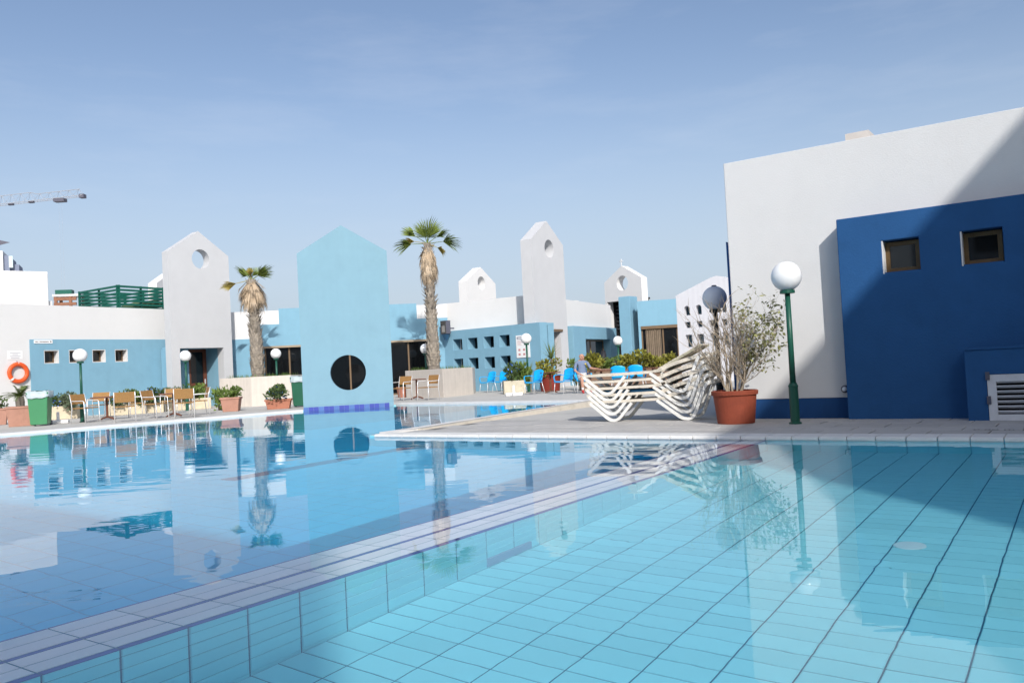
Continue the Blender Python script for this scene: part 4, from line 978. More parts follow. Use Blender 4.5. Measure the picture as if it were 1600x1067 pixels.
fr2 = [(R_d(95), R_d(70), 1.0, .28, 2.8, .22, PALMG, .1), (R_d(70), R_d(62), .95, .34, 2.2, .3, PALMG, -.25), (R_d(120), R_d(66), .85, .34, 2.2, .3, PALMG, .3), (R_d(-70), R_d(66), .85, .34, 2.4, .4, PALMG, .2),
       (R_d(-172), R_d(4), .78, .62, 1.5, .8, PALMG, .8), (R_d(166), R_d(38), .75, .62, 1.1, .35, PALMG, -1.0), (R_d(-6), R_d(8), .85, .62, 1.7, .85, PALMG, -.8), (R_d(-25), R_d(-20), .6, .5, 1.2, .9, YELL, -.9), (R_d(30), R_d(40), .6, .5, 1.4, .6, PALMG, -.6), (R_d(185), R_d(16), .5, .5, 1.2, .6, YELL, .7)]
b2 = atY(679.5, 600, 32.2); zc = atY(676, 380, 32.2).z - 0.95
palm('fan_palm', 'taller fan palm with shaggy brown skirt right of the blue gable', Vector((b2.x, b2.y, .95)), -.02, zc, .25, .14, zc - 1.65, zc - .05, .36, fr2, 7)
fr1 = [(R_d(140), R_d(50), .76, .22, 2.4, .28, PALMG, .35), (R_d(168), R_d(46), .70, .26, 1.9, .3, PALMG, .6), (R_d(30), R_d(42), .80, .30, 2.3, .4, PALMG, -.45), (R_d(5), R_d(36), .72, .32, 1.9, .45, PALMG, -.7), (R_d(90), R_d(62), .6, .2, 2.2, .3, PALMG, .1), (R_d(184), R_d(-8), .62, .60, 1.0, .9, YELL, 1.1), (R_d(-95), R_d(70), .42, .15, 1.0, .2, YELL, .2)]
b1 = atY(404, 600, 32.9); zc = atY(391, 437, 32.9).z - 1.0
palm('fan_palm', 'shorter fan palm with shaggy brown skirt beside the grey tower', Vector((b1.x, b1.y, 1.0)), -.10, zc, .27, .155, zc - 1.34, zc - .02, .55, fr1, 11)

# ---- big potted shrub beside the near house: bare twigs with leaves on its right side
P = gp(1157, 662.5, .014); P = Vector((P.x, P.y + .22, .014))
pot('large terracotta pot with a half-bare shrub by the near white wall', P, .265, .315, .475, TERRA)
o = thing('potted_shrub', 'half-bare twiggy shrub with leaves on its right side in the large pot', 'shrub', P + Vector((0, 0, .44))); o.scale = (.92, .92, .86)
r = random.Random(21); br = MB(); lf = MB(); tips = []
def branch(p, d, L, rad, lev):
    n = 4; pts = [p]; q = p.copy(); dd = d.copy()
    for i in range(n):
        dd = (dd + Vector((r.uniform(-.22, .22), r.uniform(-.22, .22), r.uniform(-.06, .16)))).normalized(); q = q + dd * (L / n); pts.append(q.copy())
    br.tube(pts, [rad * (1 - .75 * i / n) for i in range(n + 1)], 5 if lev < 2 else 3, cap=False)
    if lev < 3:
        for i in range(1, n + 1):
            for _ in range(2 if lev < 2 else 1):
                if r.random() < (.85 if lev < 2 else .7):
                    nd = (dd + Vector((r.uniform(-.9, .9), r.uniform(-.9, .9), r.uniform(-.25, .6)))).normalized(); branch(pts[i], nd, L * r.uniform(.35, .6), rad * .5, lev + 1)
    else: tips.append((pts[-1], dd))
for i in range(11):
    az = i * 2.4; t = r.uniform(.06, .38); d = Vector((cos(az) * t + (-.06 if i % 2 else .10), sin(az) * t, 1)).normalized(); branch(Vector((cos(az) * .10, sin(az) * .10, -.04)), d, r.uniform(.75, 1.05), .017, 0)
branch(Vector((-.12, 0, -.04)), Vector((-.02, 0, 1)), 1.25, .022, 1)
br.build('branches', TWIG, o, fixn=False)
for (p, d) in tips:
    right = p.x
    if right > .13 and r.random() < min(1, (right - .05) * 2.3):
        for k in range(r.randint(2, 4)):
            q = p + Vector((r.uniform(-.05, .05), r.uniform(-.05, .05), r.uniform(-.05, .03))); out = Vector((r.uniform(-1, 1), r.uniform(-1, 1), r.uniform(-1, .2))).normalized(); s_ = out.cross(Vector((r.uniform(-1, 1), r.uniform(-1, 1), 1))).normalized(); L = r.uniform(.045, .085)
            lf.add([q, q + out * L * .5 + s_ * L * .3, q + out * L, q + out * L * .5 - s_ * L * .3], [(0, 1, 2), (0, 2, 3)])
lf.build('leaves', leafmat('pot_shrub_leaf', (.30, .30, .12), .5, .3), o, fixn=False)

# ---- right terrace planting
P = gp(804, 614.8); planter_box('cream planter box among the blue chairs under the notice board', P, radians(6), .80, .5, .48, M=mat('flaky_cream_box', (.56, .51, .39), .9, var=.15, stain=.3, sscale=3))
shrub('g1', 'loose green bush in the cream box under the notice board', P + Vector((0, 0, .42)), .4, LEAFG, 1.0, sz=1.3); shrub('g3', 'thin green bush left of the terrace lamp', P + Vector((.35, .5, .3)), 1.4, LEAFL, 1.05, sz=1.5)
P = gp(861, 611.5); P.y += .5; pot('large dark red pot with yucca and golden bush behind the terrace table', P, .36, .42, .62, MAROON)
shrub('y0', 'golden bush in the dark red pot below the yucca', P + Vector((-.1, -.1, .6)), .3, LEAFY, 1.25, sz=1.05)
def yucca(label, loc, n, L, seed):
    r = random.Random(seed); o = thing('yucca', label, 'plant', loc)
    MB().tube([(0, 0, -.1), (.02, 0, .3), (.0, .02, .62)], [.05, .045, .04], 8).build('stem', BARK, o)
    for i in range(n):
        az = i * 2.399; el = r.uniform(.25, 1.35); L_ = L * r.uniform(.7, 1.1); d = Vector((cos(az), sin(az), 0)); s_ = Vector((-d.y, d.x, 0)); mb = MB(); pts = []
        for k in range(5):
            t = k / 4; pts.append(Vector((0, 0, .6)) + d * (L_ * t * cos(el)) + Vector((0, 0, L_ * t * sin(el) - .45 * L_ * t * t * cos(el))))
        vs = []
        for k, p in enumerate(pts):
            w_ = .028 * (1 - k / 4) + .001; vs += [p - s_ * w_, p + s_ * w_]
        mb.add(vs, [(2 * k, 2 * k + 1, 2 * k + 3, 2 * k + 2) for k in range(4)]); mb.build('leaf', leafmat('yucca_leaf', (.20, .25, .07), .3, .25), o, fixn=False)
    return o
yucca('tall spiky yucca in front of the grey tower doorway', P + Vector((.1, .1, .62)), 34, .85, 3)
yucca('smaller spiky yucca left of the tall one', P + Vector((-.75, .2, .05)), 26, .7, 8)
P = gp(945, 611); P.y += 1.6
shrub('y1', 'golden bush behind the seated man', Vector((P.x - .15, P.y, .72)), .6, LEAFY, 1.35, sz=1.2)
planter_box('dark planter box under the golden bush behind the seated man', Vector((P.x, P.y, 0)), .1, 1.4, .5, .75, M=mat('brown_planter', (.20, .13, .09), .9, var=.2))
shrub('g0', 'small green bush left of the seated man', Vector((gp(897, 612).x + .3, gp(897, 612).y + 2.6, .25)), .3, LEAFL, 1.0, sz=1.6)
P = atY(1030, 600, 30.0)
planter_box('long brown planter in front of the glazed house', Vector((P.x - .4, P.y + .5, 0)), radians(-6), 2.6, .5, .7, M=mat('brown_planter', (.20, .13, .09), .9))
for i, (dx, k, sc, lab) in enumerate([(-1.25, 'y2', 1.0, 'loose olive bush at the foot of the blue pier'), (-.55, 'y3', 1.2, 'golden bush left of centre below the curtained window'), (.1, 'y0', 1.3, 'broad golden bush below the curtained window'), (.75, 'y1', 1.15, 'golden bush at the left foot of the arcaded facade')]):
    shrub(k, lab, Vector((P.x - .4 + dx, P.y + .4, .66)), i * 1.1, LEAFY if i else LEAFL, sc, group='golden bushes before the glazed house', sz=sc * .9)

# ================================================================== LAMPS, FURNITURE, SMALL THINGS
def lamp(label, base, H=2.23, rg=.205, globe=None, pole_m=None):
    o = thing('globe_lamp', label, 'lamp', base, 0, 'globe lamps round the pool'); hp = H - 2 * rg
    pm = pole_m or GREENP
    MB().lathe([(.085, 0), (.085, .02), (.062, .03), (.062, .50), (.068, .52), (.05, .55), (.05, .56)], 20).build('base_sleeve', pm, o)
    MB().lathe([(.040, .55), (.036, hp - .04)], 16).build('pole', pm, o, smooth=True)
    MB().lathe([(.036, hp - .04), (.10, hp - .03), (.10, hp + .012), (.06, hp + .02)], 20).build('collar', pm, o)
    g = MB(); prof = []
    for i in range(25):
        t = -pi / 2 + .34 + (pi - .34) * i / 24; prof.append((max(rg * cos(t), .0005), hp + rg + rg * sin(t)))
    g.lathe(prof, 40); g.build('globe', globe or GLOBE, o, smooth=True)
    return o
lamp('white globe lamp on green post beside the near white wall', gp(1243, 662, .014) + Vector((0, 0, 0)))
p = atY(1127, 640, 14.1)
lamp('grey globe lamp on dark post behind the stacked sun loungers', Vector((p.x, p.y, 0)), globe=GLOBEG, pole_m=mat('black_pole', (.015, .02, .02), .5), H=2.18, rg=.205)
lamp('white globe lamp at far left in front of the blue wall', gp(129, 659.5))
lamp('white globe lamp in front of the brown doorway', gp(293, 641.5))
p = atY(434, 620, 32.9); lamp('white globe lamp behind the beige planter of the shorter palm', Vector((p.x, p.y, 0)), H=2.2)
p = atY(667, 600, 33.6); lamp('white globe lamp left of the taller palm trunk', Vector((p.x, p.y, 0)), H=2.1)
lamp('white globe lamp among the blue chairs under the notice board', gp(826.5, 612.5))
p = atY(969, 600, 33.5); lamp('white globe lamp in front of the dark passage', Vector((p.x, p.y, 0)), H=2.0, rg=.19)
# grey lamp carries a small cap
o = [q for q in bpy.data.objects if q.get('label', '').startswith('grey globe lamp')][0]
MB().lathe([(.045, 2.17), (.04, 2.195), (.0, 2.2)], 14).build('cap', STEELD, o)

# bins
def bin_(label, loc, rz, M, H=.95, w=.27):
    o = thing('wheeled_bin', label, 'bin', loc, rz); MB().taper(w * .82, w * .82, w, w, .04, H).build('body', M, o, bevel=.02)
    MB().box(-w * 1.06, w * 1.06, -w * 1.06, w * 1.06, H - .03, H + .02).build('rim', M, o, bevel=.01)
    r = random.Random(3); mb = MB(); n = 28; vs = []
    for i in range(n):
        a = 2 * pi * i / n; q = w * 1.12 / max(abs(cos(a)), abs(sin(a))) * .98
        vs += [(cos(a) * q * 1.0, sin(a) * q * 1.0, H - .10 - r.uniform(0, .06)), (cos(a) * q * 1.02, sin(a) * q * 1.02, H + .035 + r.uniform(0, .02)), (cos(a) * q * .82, sin(a) * q * .82, H + .05 + r.uniform(-.01, .03))]
    fs = []
    for i in range(n):
        j = (i + 1) % n
        for k in range(2): fs.append((3 * i + k, 3 * j + k, 3 * j + k + 1, 3 * i + k + 1))
    mb.add(vs, fs); mb.build('liner', BAG, o, fixn=False, smooth=True)
    for sx in (-1, 1): MB().lathe([(.07, -.02), (.07, .02)], 14, Matrix.Translation((sx * w * .8, w * .8, .07)) @ Matrix.Rotation(pi / 2, 4, 'Y')).build('wheel', STEELD, o)
    return o
bin_('green wheeled bin with grey liner between the cycad tub and the planters', gp(64, 665), .25, BIN)
bin_('dark green bin with grey liner half hidden behind the blue gable', gp(468, 636) + Vector((0, .3, 0)), .1, BIND, H=1.0, w=.29)
# parasol bases
def parasol_base(label, loc, rz):
    o = thing('parasol_base', label, 'parasol base', loc, rz)
    MB().box(-.3, .3, -.09, .09, 0, .10).build('foot', SIGNW, o, bevel=.02); MB().box(-.09, .09, -.3, -.092, 0, .09).build('foot', SIGNW, o, bevel=.02); MB().box(-.09, .09, .092, .3, 0, .09).build('foot', SIGNW, o, bevel=.02)
    MB().lathe([(.045, .10), (.04, .34), (.03, .35)], 14).build('tube', SIGNW, o); return o
parasol_base('white cross-shaped parasol base right of the green bin', gp(91, 661.5), .2)
parasol_base('white cross-shaped parasol base before the cream box on the right terrace', gp(803, 618), .2)

# wicker chairs: woven seat and back on pale tubes (front = -y)
def wicker_chair(label, loc, rz, group):
    o = thing('wicker_chair', label, 'chair', loc, rz, group); w = .26
    MB().box(-w, w, -.25, .22, .425, .455).build('seat', WICK, o, bevel=.01)
    M = Matrix.Translation((0, .22, .50)) @ Matrix.Rotation(radians(-12), 4, 'X'); MB().box(-w, w, -.012, .012, .06, .36, M).build('backrest', WICK, o, bevel=.008)
    for sx in (-1, 1):
        x = sx * (w + .015)
        MB().tube([(x, -.27, 0), (x, -.245, .35), (x, -.235, .62), (x, -.20, .65), (x, .16, .655), (x, .245, .66)], .013, 7).build('armrest', METW, o, smooth=True)
        MB().tube([(x, .27, 0), (x, .215, .42), (x, .235, .60), (x * .99, .30, .86)], .013, 7).build('leg', METW, o, smooth=True)
        MB().tube([(x * .98, -.262, .02), (x * .98, -.25, .42)], .0135, 7).build('leg', METW, o, smooth=True)
    return o
def table(label, loc, rz, r=.36, H=.73, square=False, cat_group=None):
    o = thing('cafe_table', label, 'table', loc, rz, cat_group)
    if square: MB().box(-r, r, -r, r, H - .035, H).build('top', TBL, o, bevel=.006)
    else: MB().lathe([(r - .01, H - .032), (r, H - .02), (r, H - .006), (r - .01, H)], 36).build('top', TBL, o)
    MB().lathe([(.035, .06), (.035, H - .033)], 12).build('column', TBL, o)
    for k in range(4):
        a = k * pi / 2 + pi / 4; MB().tube([(0, 0, .10), (cos(a) * .2, sin(a) * .2, .055), (cos(a) * .30, sin(a) * .30, .018)], [.028, .022, .018], 7).build('foot', TBL, o)
    return o
ta1 = gp(168, 656); ta2 = gp(272, 650.5)
table('red-brown square table of the leftmost wicker set', ta1, .35, .42, square=True); table('red-brown square table before the doorway, second wicker set', ta2, .35, .40, square=True)
GW = 'wicker chairs at the left tables'
wc = wicker_chair('wicker chair at left of the first table, facing right', gp(134, 660.5), radians(72), GW)
def wchair(label, loc, deg, g=GW): return dup(wc, loc, radians(deg), label, g)
wchair('wicker chair behind the first table, facing the pool', gp(155, 653), 8)
wchair('wicker chair in front of the first table, seen from behind', gp(196, 659), 205)
wchair('wicker chair at right of the first table, facing left', gp(216, 650.5), -70)
wchair('wicker chair at left of the second table, facing right', gp(243, 653.5), 75)
wchair('wicker chair behind the second table, facing the pool', gp(268, 646.5), 5)
wchair('wicker chair in front of the second table, seen from behind', gp(289, 652.5), 200)
wchair('wicker chair at right of the second table, facing left', gp(312, 648), -60)
GW2 = 'wicker chairs at the table by the taller palm'
ta3 = gp(652, 623.5); table('red-brown table between two wicker chairs at the taller palm', ta3, .1, .36)
wchair('wicker chair left of the table by the blue gable', gp(628, 626), -30, GW2); wchair('wicker chair right of the table under the taller palm', gp(670, 625), -42, GW2)
pot('round terracotta pot behind the wicker chair by the blue gable', gp(627, 621.5) + Vector((0, .6, 0)), .2, .26, .42, mat('trough_terracotta', (.40, .165, .105), .8)); shrub('s3', 'small dark bush in the round pot behind the wicker chair', gp(627, 621.5) + Vector((0, .6, .40)), .2, LEAFG, .9)

# blue plastic armchairs on thin metal legs (front = -y)
def blue_chair(label, loc, rz, group):
    o = thing('blue_chair', label, 'chair', loc, rz, group); n = 10
    # seat: slightly dished
    mb = MB(); vs = []; fs = []; N = 8
    for i in range(N + 1):
        for j in range(N + 1):
            x = (i / N - .5) * .48 * (1 - .10 * (j / N)); y = -.24 + .46 * j / N; vs.append((x, y, .44 - .018 * (1 - (2 * i / N - 1) ** 2) - .012 * (j / N) + (-.02 if j == 0 else 0)))
    for i in range(N):
        for j in range(N): fs.append((i * (N + 1) + j, (i + 1) * (N + 1) + j, (i + 1) * (N + 1) + j + 1, i * (N + 1) + j + 1))
    mb.add(vs, fs); s_ = mb.build('seat', CBLUE, o, smooth=True, fixn=False); sm = s_.modifiers.new('thick', 'SOLIDIFY'); sm.thickness = .02
    # back: curved shell with rounded top
    mb = MB(); vs = []; fs = []; NX, NZ = 12, 8
    for i in range(NX + 1):
        u_ = i / NX * 2 - 1
        top = .40 - .07 * abs(u_) ** 3
        for j in range(NZ + 1):
            t = j / NZ; z = .45 + top * t; x = u_ * (.215 + .02 * t); y = .215 + .09 * t - .05 * u_ * u_; vs.append((x, y, z))
    for i in range(NX):
        for j in range(NZ):
            if 2 <= j <= 5 and i in (3, 6, 8) and False: continue
            fs.append((i * (NZ + 1) + j, (i + 1) * (NZ + 1) + j, (i + 1) * (NZ + 1) + j + 1, i * (NZ + 1) + j + 1))
    mb.add(vs, fs); b_ = mb.build('backrest', CBLUE, o, smooth=True, fixn=False); sm = b_.modifiers.new('thick', 'SOLIDIFY'); sm.thickness = .018
    for sx in (-1, 1):
        x = sx * .245
        MB().ribbon([(x * .92, -.20, .43), (x * 1.05, -.21, .56), (x * 1.10, -.17, .635), (x * 1.10, .05, .645), (x * .98, .21, .62)], .045, .02, side=(1, 0, 0)).build('armrest', CBLUE, o, bevel=.006)
        MB().tube([(x * .9, -.19, .43), (x * 1.0, -.25, 0)], .012, 7).build('leg', METW, o, smooth=True); MB().tube([(x * .85, .18, .43), (x * 1.0, .28, 0)], .012, 7).build('leg', METW, o, smooth=True)
    return o
GB = 'bright blue chairs on the right terrace'
bc = blue_chair('leftmost bright blue chair, before the square openings', gp(763, 613.3), radians(-48), GB)
def bchair(label, loc, deg): return dup(bc, loc, radians(deg), label, GB)
bchair('second bright blue chair from the beige planter', gp(783, 612), -40)
bchair('bright blue chair just left of the terrace lamp, partly hidden', gp(814, 609), 150)
bchair('bright blue chair right of the terrace lamp', gp(835, 615.8), -48)
bchair('bright blue chair just left of the seated man', gp(882, 615.3), -52)
bchair('bright blue chair behind the left end of the stacked loungers', gp(969, 612), 165)
bchair('bright blue chair behind the middle of the stacked loungers', gp(997, 610), 160)
table('red-brown table behind the two leftmost blue chairs', gp(801, 610), 0, .36); table('red-brown table between the lamp and the blue chair', gp(861, 614), 0, .38)
pt = gp(941, 613.5); table('red-brown table where the man rests his arm', pt, 0, .40); table('red-brown table behind the head end of the loungers', gp(1022, 609), 0, .36)

# black covered grill in front of the passage
p = atY(957, 590, 32.2); o = thing('covered_grill', 'black covered grill standing before the dark passage', 'grill', Vector((p.x, p.y, 0)), .2)
MB().tube([(0, 0, 0), (0, 0, .5), (0, 0, .95), (.02, 0, 1.08)], [.30, .34, .36, .22], 12).build('cover', BLACK, o, smooth=True); MB().tube([(-.28, .1, .9), (-.30, .1, 1.15), (-.27, .1, 1.42)], [.13, .14, .08], 10).build('chimney', BLACK, o, smooth=True)

# life ring, sign and notice on the left house
lf_ = Frame(atY(48, 600, 29.5), atY(266, 600, 34.3))
x, z = lf_.px(27, 582.5); o = thing('life_ring', 'orange life ring hanging on the white wall at far left', 'life ring', lf_.w(x, -.07, z), lf_.az)
mb = MB(); Rr, rr = .30, .075; N, K = 44, 14
vs = [(cos(2 * pi * i / N) * (Rr + rr * cos(2 * pi * j / K)), rr * .8 * sin(2 * pi * j / K), sin(2 * pi * i / N) * (Rr + rr * cos(2 * pi * j / K))) for i in range(N) for j in range(K)]
mb.add(vs, [(i * K + j, ((i + 1) % N) * K + j, ((i + 1) % N) * K + (j + 1) % K, i * K + (j + 1) % K) for i in range(N) for j in range(K)]); mb.build('ring', ORANGE, o, smooth=True)
MB().tube([(-.04, -.03, .24), (-.035, -.04, .31), (0, -.05, .345), (.035, -.04, .31), (.04, -.03, .24)], .012, 7).build('rope_loop', ROPE, o, smooth=True); MB().tube([(0, .04, .36), (0, .075, .42)], .012, 6).build('hook', STEELD, o)
for a in (1.25, 3.9): MB().lathe([(.079, -.03), (.079, .03)], 16, Matrix.Translation((cos(a * 1.0) * Rr, 0, sin(a) * Rr)) @ Matrix.Rotation(-(a - pi / 2) , 4, 'Y') @ Matrix.Rotation(pi / 2, 4, 'Y')).build('band', ROPE, o) if a > 2 else None
x0, z1 = lf_.px(52, 531.2); x1, z0 = lf_.px(81, 536.6); o = thing('direction_sign', 'small white direction sign with dark lettering above the first small window', 'sign', lf_.w(x0, -.03, 0), lf_.az)
MB().box(0, x1 - x0, -.02, -.002, z0, z1).build('board', SIGNW, o); wL, hL = x1 - x0, z1 - z0
for (a, b) in ((.06, .17), (.185, .205), (.22, .225), (.29, .34), (.35, .42), (.44, .52), (.53, .60), (.61, .68), (.69, .74), (.76, .79)): MB().box(a * wL, b * wL, -.024, -.021, z0 + hL * .36, z0 + hL * .60).build('letter', mat('grey_print', (.14, .13, .14), .6), o)
MB().lathe([(hL * .22, 0), (hL * .22, .003)], 6, Matrix.Translation((.90 * wL, -.021, z0 + hL * .5)) @ Matrix.Rotation(pi / 2, 4, 'X')).build('arrow', INK, o)
x0, z1 = lf_.px(14, 548); x1, z0 = lf_.px(33, 561); o = thing('wall_notice', 'faint four-line white notice above the life ring', 'sign', lf_.w(x0, 0, 0), lf_.az)
MB().box(-.05, x1 - x0 + .05, -.012, -.002, z0, z1).build('board', SIGNW, o)
for k, (a, b) in enumerate(((.05, .95), (.25, .75), (.05, .95), (.12, .85))): MB().box(a * (x1 - x0), b * (x1 - x0), -.015, -.013, z1 - (z1 - z0) * (.2 + .2 * k) - .03, z1 - (z1 - z0) * (.2 + .2 * k)).build('print_line', mat('pale_grey_print', (.52, .52, .54), .7), o)
# wall lantern by the taller palm
x, z = fb3.px(697.5, 514, -.2); o = thing('wall_lantern', 'dark square lantern bracketed to the blue wing beside the palm trunk', 'lantern', fb3.w(x, -.25, z), fb3.az)
panel('cage', o, rect(-.17, .17, -.22, .34), [rect(-.13, .13, -.15, .20)], -.15, .02, mat('lantern_metal', (.07, .065, .06), .5)); MB().box(-.17, -.15, -.128, .15, -.22, .34).build('cage_side', STEELD, o); MB().box(.15, .17, -.128, .15, -.22, .34).build('cage_side', STEELD, o); MB().box(-.18, .18, -.16, .16, .342, .37).build('top', STEELD, o); MB().box(-.14, .14, -.10, .13, -.2, .3).build('lens', mat('smoked_lens', (.28, .26, .24), .2), o)
MB().taper(.05, .05, .13, .13, -.5, -.222).build('foot', mat('lantern_blue', (.03, .09, .17), .5), o); MB().box(-.03, .03, .15, .5, .0, .06).build('bracket', STEELD, o)

# ---- stacked sun loungers: white resin frames with V legs
def bar(pts, w, t, y): return MB().ribbon([(p[0], y, p[1]) for p in pts], w, t, side=(0, 1, 0))
def smooth_path(pts, r=.07, n=5):
    out = [Vector(pts[0])]
    for i in range(1, len(pts) - 1):
        p = Vector(pts[i]); a = Vector(pts[i - 1]) - p; b = Vector(pts[i + 1]) - p; ra = min(r, a.length * .45); rb_ = min(r, b.length * .45); A = p + a.normalized() * ra; B = p + b.normalized() * rb_
        for k in range(n + 1):
            t = k / n; out.append(A * (1 - t) ** 2 + p * 2 * t * (1 - t) + B * t * t)
    out.append(Vector(pts[-1])); return out
LW, RZ = .60, .33
FRAME = {}
def lounger(label, loc, rz, back_el, slat_m):
    o = thing('sun_lounger', label, 'sun lounger', loc, rz, 'sun loungers in one stack')
    for (y, key) in ((0, 'a'), (LW, 'b')):
        k = ('rail', key)
        if k not in FRAME:
            mb = bar(smooth_path([(.06, RZ - .012), (.13, RZ), (.55, RZ), (1.25, RZ + .02), (1.42, RZ + .05)], .1), .045, .042, y); FRAME[k] = mb.mesh('side_rail', LOUNGS)
            mb = bar(smooth_path([(.09, RZ - .02), (.41, .035), (.50, .022), (.58, .05), (.80, RZ - .03)], .07), .050, .046, y); FRAME[('leg', key)] = mb.mesh('leg', LOUNG)
            mb = bar(smooth_path([(1.22, RZ - .0), (1.60, .045), (1.72, .022), (1.80, .06), (2.0, .54), (2.08, .60)], .07), .050, .046, y); FRAME[('leg2', key)] = mb.mesh('leg', LOUNG)
            mb = bar(smooth_path([(1.36, RZ + .04), (1.62, RZ + .14), (2.15, RZ + .27)], .12), .045, .055, y); FRAME[('arm', key)] = mb.mesh('back_support', LOUNGS)
        link('side_rail', FRAME[k], o); link('leg', FRAME[('leg', key)], o); link('leg', FRAME[('leg2', key)], o); link('back_support', FRAME[('arm', key)], o)
    if 'slat' not in FRAME: FRAME['slat'] = MB().box(-.035, .035, .024, LW - .024, -.012, .012).mesh('slat', LOUNGS); FRAME['bslat'] = MB().box(-.035, .035, .03, LW - .03, -.011, .011).mesh('slat', LOUNGS)
    for i in range(14):
        x = .14 + i * .083; link('slat', FRAME['slat'], o, (x, 0, RZ + .004 + .022 * max(0, (x - .55) / .7)))
    e = radians(back_el); bx, bz = 1.34, RZ + .045
    for y in (.045, LW - .045):
        q = MB().box(0, .80, y - .02, y + .02, -.02, .012, Matrix.Translation((bx, 0, bz)) @ Matrix.Rotation(-e, 4, 'Y')); q.build('backrest_rail', slat_m, o)
    for i in range(9):
        d = .05 + i * .087; s_ = link('slat', FRAME['bslat'], o, (bx + cos(e) * d, 0, bz + sin(e) * d + .014)); s_.rotation_euler = (0, -e, 0)
    return o
LA = radians(-26)
fa_ = gp(958.5, 659, .014); lx = Vector((cos(LA), sin(LA), 0)); base = fa_ - lx * .47
names = ['lowest sun lounger of the stack, standing on the deck', 'second sun lounger from the bottom of the stack, under the blue cushion', 'middle sun lounger of the stack', 'second sun lounger from the top of the stack', 'topmost sun lounger of the stack with its backrest tilted up']
for i, lab in enumerate(names):
    lounger(lab, base + Vector((0, 0, i * .108)) - lx * (.022 * i), LA + (.0, .008, -.006, .01, -.004)[i], (17, 18, 19, 19, 27)[i], (LOUNG, LOUNGS, LOUNGS, LOUNGS, LOUNGD)[i])
o = thing('lounger_cushion', 'flat blue cushion lying between the stacked sun loungers', 'cushion', base + Vector((0, 0, .108 + RZ + .022)) - lx * .022, LA)
MB().box(.22, 1.28, .06, LW - .06, 0, .052).build('pad', MATT, o, bevel=.02)

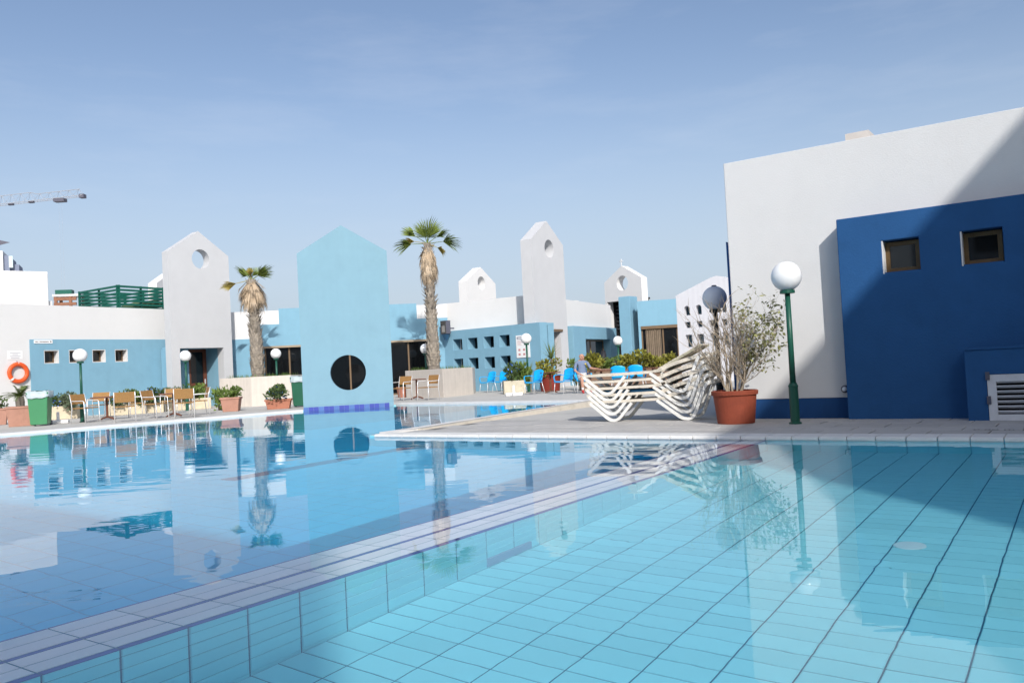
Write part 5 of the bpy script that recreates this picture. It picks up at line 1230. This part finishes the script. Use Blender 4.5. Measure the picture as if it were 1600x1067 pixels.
# ---- the seated man
def person(label, loc, rz):
    o = thing('person', label, 'person', loc, rz)
    V = {}; verts = []; rad = []; edges = []
    def v(k, p, r, par=None):
        V[k] = len(verts); verts.append(p); rad.append(r)
        if par: edges.append((V[par], V[k]))
    v('pelvis', (0, .02, .52), (.155, .13)); v('waist', (0, .03, .70), (.15, .115), 'pelvis'); v('chest', (0, .02, .90), (.165, .12), 'waist'); v('shld', (0, .02, 1.02), (.14, .09), 'chest'); v('neck', (0, -.01, 1.09), (.058, .058), 'shld')
    v('jaw', (0, -.05, 1.145), (.070, .078), 'neck'); v('head', (0, -.045, 1.225), (.080, .095), 'jaw'); v('crown', (0, -.03, 1.295), (.058, .070), 'head')
    v('nose', (0, -.148, 1.19), (.012, .012), 'head')
    for s_, n_ in ((-1, 'l'), (1, 'r')):
        v('hip' + n_, (s_ * .10, -.02, .50), (.095, .095), 'pelvis'); v('mid' + n_, (s_ * .13, -.22, .50), (.085, .085), 'hip' + n_); v('knee' + n_, (s_ * .13, -.44, .49), (.062, .062), 'mid' + n_); v('calf' + n_, (s_ * .125, -.44, .30), (.055, .055), 'knee' + n_); v('ank' + n_, (s_ * .12, -.42, .09), (.038, .038), 'calf' + n_); v('heel' + n_, (s_ * .12, -.42, .045), (.042, .042), 'ank' + n_); v('toe' + n_, (s_ * .135, -.58, .035), (.036, .034), 'heel' + n_)
        v('ear' + n_, (s_ * .085, -.035, 1.20), (.016, .022), 'head')
    v('sl', (-.19, .02, 1.0), (.062, .062), 'shld'); v('el', (-.25, -.02, .76), (.046, .046), 'sl'); v('wl', (-.15, -.24, .63), (.032, .032), 'el'); v('hl', (-.09, -.31, .60), (.036, .024), 'wl')
    v('sr', (.19, .02, 1.0), (.062, .062), 'shld'); v('er', (.27, -.12, .80), (.046, .046), 'sr'); v('wr', (.40, -.28, .78), (.032, .032), 'er'); v('hr', (.47, -.34, .775), (.036, .022), 'wr')
    for hnd, d in (('hl', Vector((.55, -.8, -.25))), ('hr', Vector((.75, -.66, -.1)))):
        d.normalize(); s_ = d.cross(Vector((0, 0, 1))).normalized(); p = Vector(verts[V[hnd]])
        for q in range(4):
            a = p + d * .035 + s_ * (.027 - .018 * q); L = (.055, .065, .06, .045)[q]; v(hnd + 'f%d' % q, tuple(a), (.010, .010), hnd); v(hnd + 'g%d' % q, tuple(a + d * L * .55), (.0095, .0095), hnd + 'f%d' % q); v(hnd + 't%d' % q, tuple(a + d * L * .9 + Vector((0, 0, -.018))), (.008, .008), hnd + 'g%d' % q)
        a = p + s_ * (.045) + d * .005; v(hnd + 'th', tuple(a), (.011, .011), hnd); v(hnd + 'tt', tuple(a + d * .035 + s_ * .012), (.009, .009), hnd + 'th')
    me = bpy.data.meshes.new('body'); me.from_pydata(verts, edges, []); b = link('body', me, o)
    sk = b.modifiers.new('skin', 'SKIN'); sk.use_smooth_shade = True
    for i, sv in enumerate(me.skin_vertices[0].data): sv.radius = rad[i]; sv.use_root = (i == 0)
    ss = b.modifiers.new('sub', 'SUBSURF'); ss.levels = 2; ss.render_levels = 2
    bpy.context.view_layer.update()
    ev = bpy.data.meshes.new_from_object(b.evaluated_get(bpy.context.evaluated_depsgraph_get())); b.modifiers.clear(); b.data = ev; ev.name = 'body'
    ms = [SKIN, mat('grey_blue_polo', (.17, .22, .33), .85, var=.1, vscale=12), mat('white_shorts', (.62, .61, .60), .85, var=.06), mat('white_sock', (.70, .70, .70), .9), mat('red_shoe', (.45, .03, .03), .6), mat('grey_hair', (.45, .43, .41), .9)]
    ev.materials.clear()
    for q in ms: ev.materials.append(q)
    for p in ev.polygons:
        c = p.center; ax_ = abs(c.x); mi = 0
        if c.z > 1.075: mi = 5 if (c.z > 1.17 and c.y > .0 and c.z < 1.27) else 0
        elif c.z > .66 and ax_ < .205 and c.y > -.16: mi = 1
        elif c.z > .80 and ax_ < .30 and c.y > -.14: mi = 1
        elif c.z > .40 and c.y > -.36 and ax_ < .235 and c.z < .66: mi = 2
        elif c.z < .075: mi = 4
        elif c.z < .20 and c.z > .12: mi = 3
        elif c.z <= .12: mi = 4
        if mi == 2 and c.z > .585 and (c.y < -.15): mi = 0
        p.material_index = mi; p.use_smooth = True
    for s_ in (-1, 1): MB().lathe([(.0, -.004), (.011, -.002), (.011, .004), (.0, .006)], 10, Matrix.Translation((s_ * .032, -.128, 1.215)) @ Matrix.Rotation(pi / 2, 4, 'X')).build('eye', INK, o)
    MB().box(-.03, .03, -.005, .004, -.004, .004, Matrix.Translation((0, -.123, 1.145))).build('mouth', mat('lip', (.35, .13, .11), .6), o)
    MB().box(.06, .10, -.007, .003, -.02, .02, Matrix.Translation((.02, -.112, .96))).build('chest_badge', mat('yellow_badge', (.7, .55, .05), .7), o)
    return o
pp = gp(913, 614.5)
man = person('bald man in grey-blue polo and white shorts sitting at a terrace table', pp + Vector((0, .42, 0)), radians(10))
bchair('bright blue chair the man is sitting on', pp + Vector((0, .46, 0)), 10)
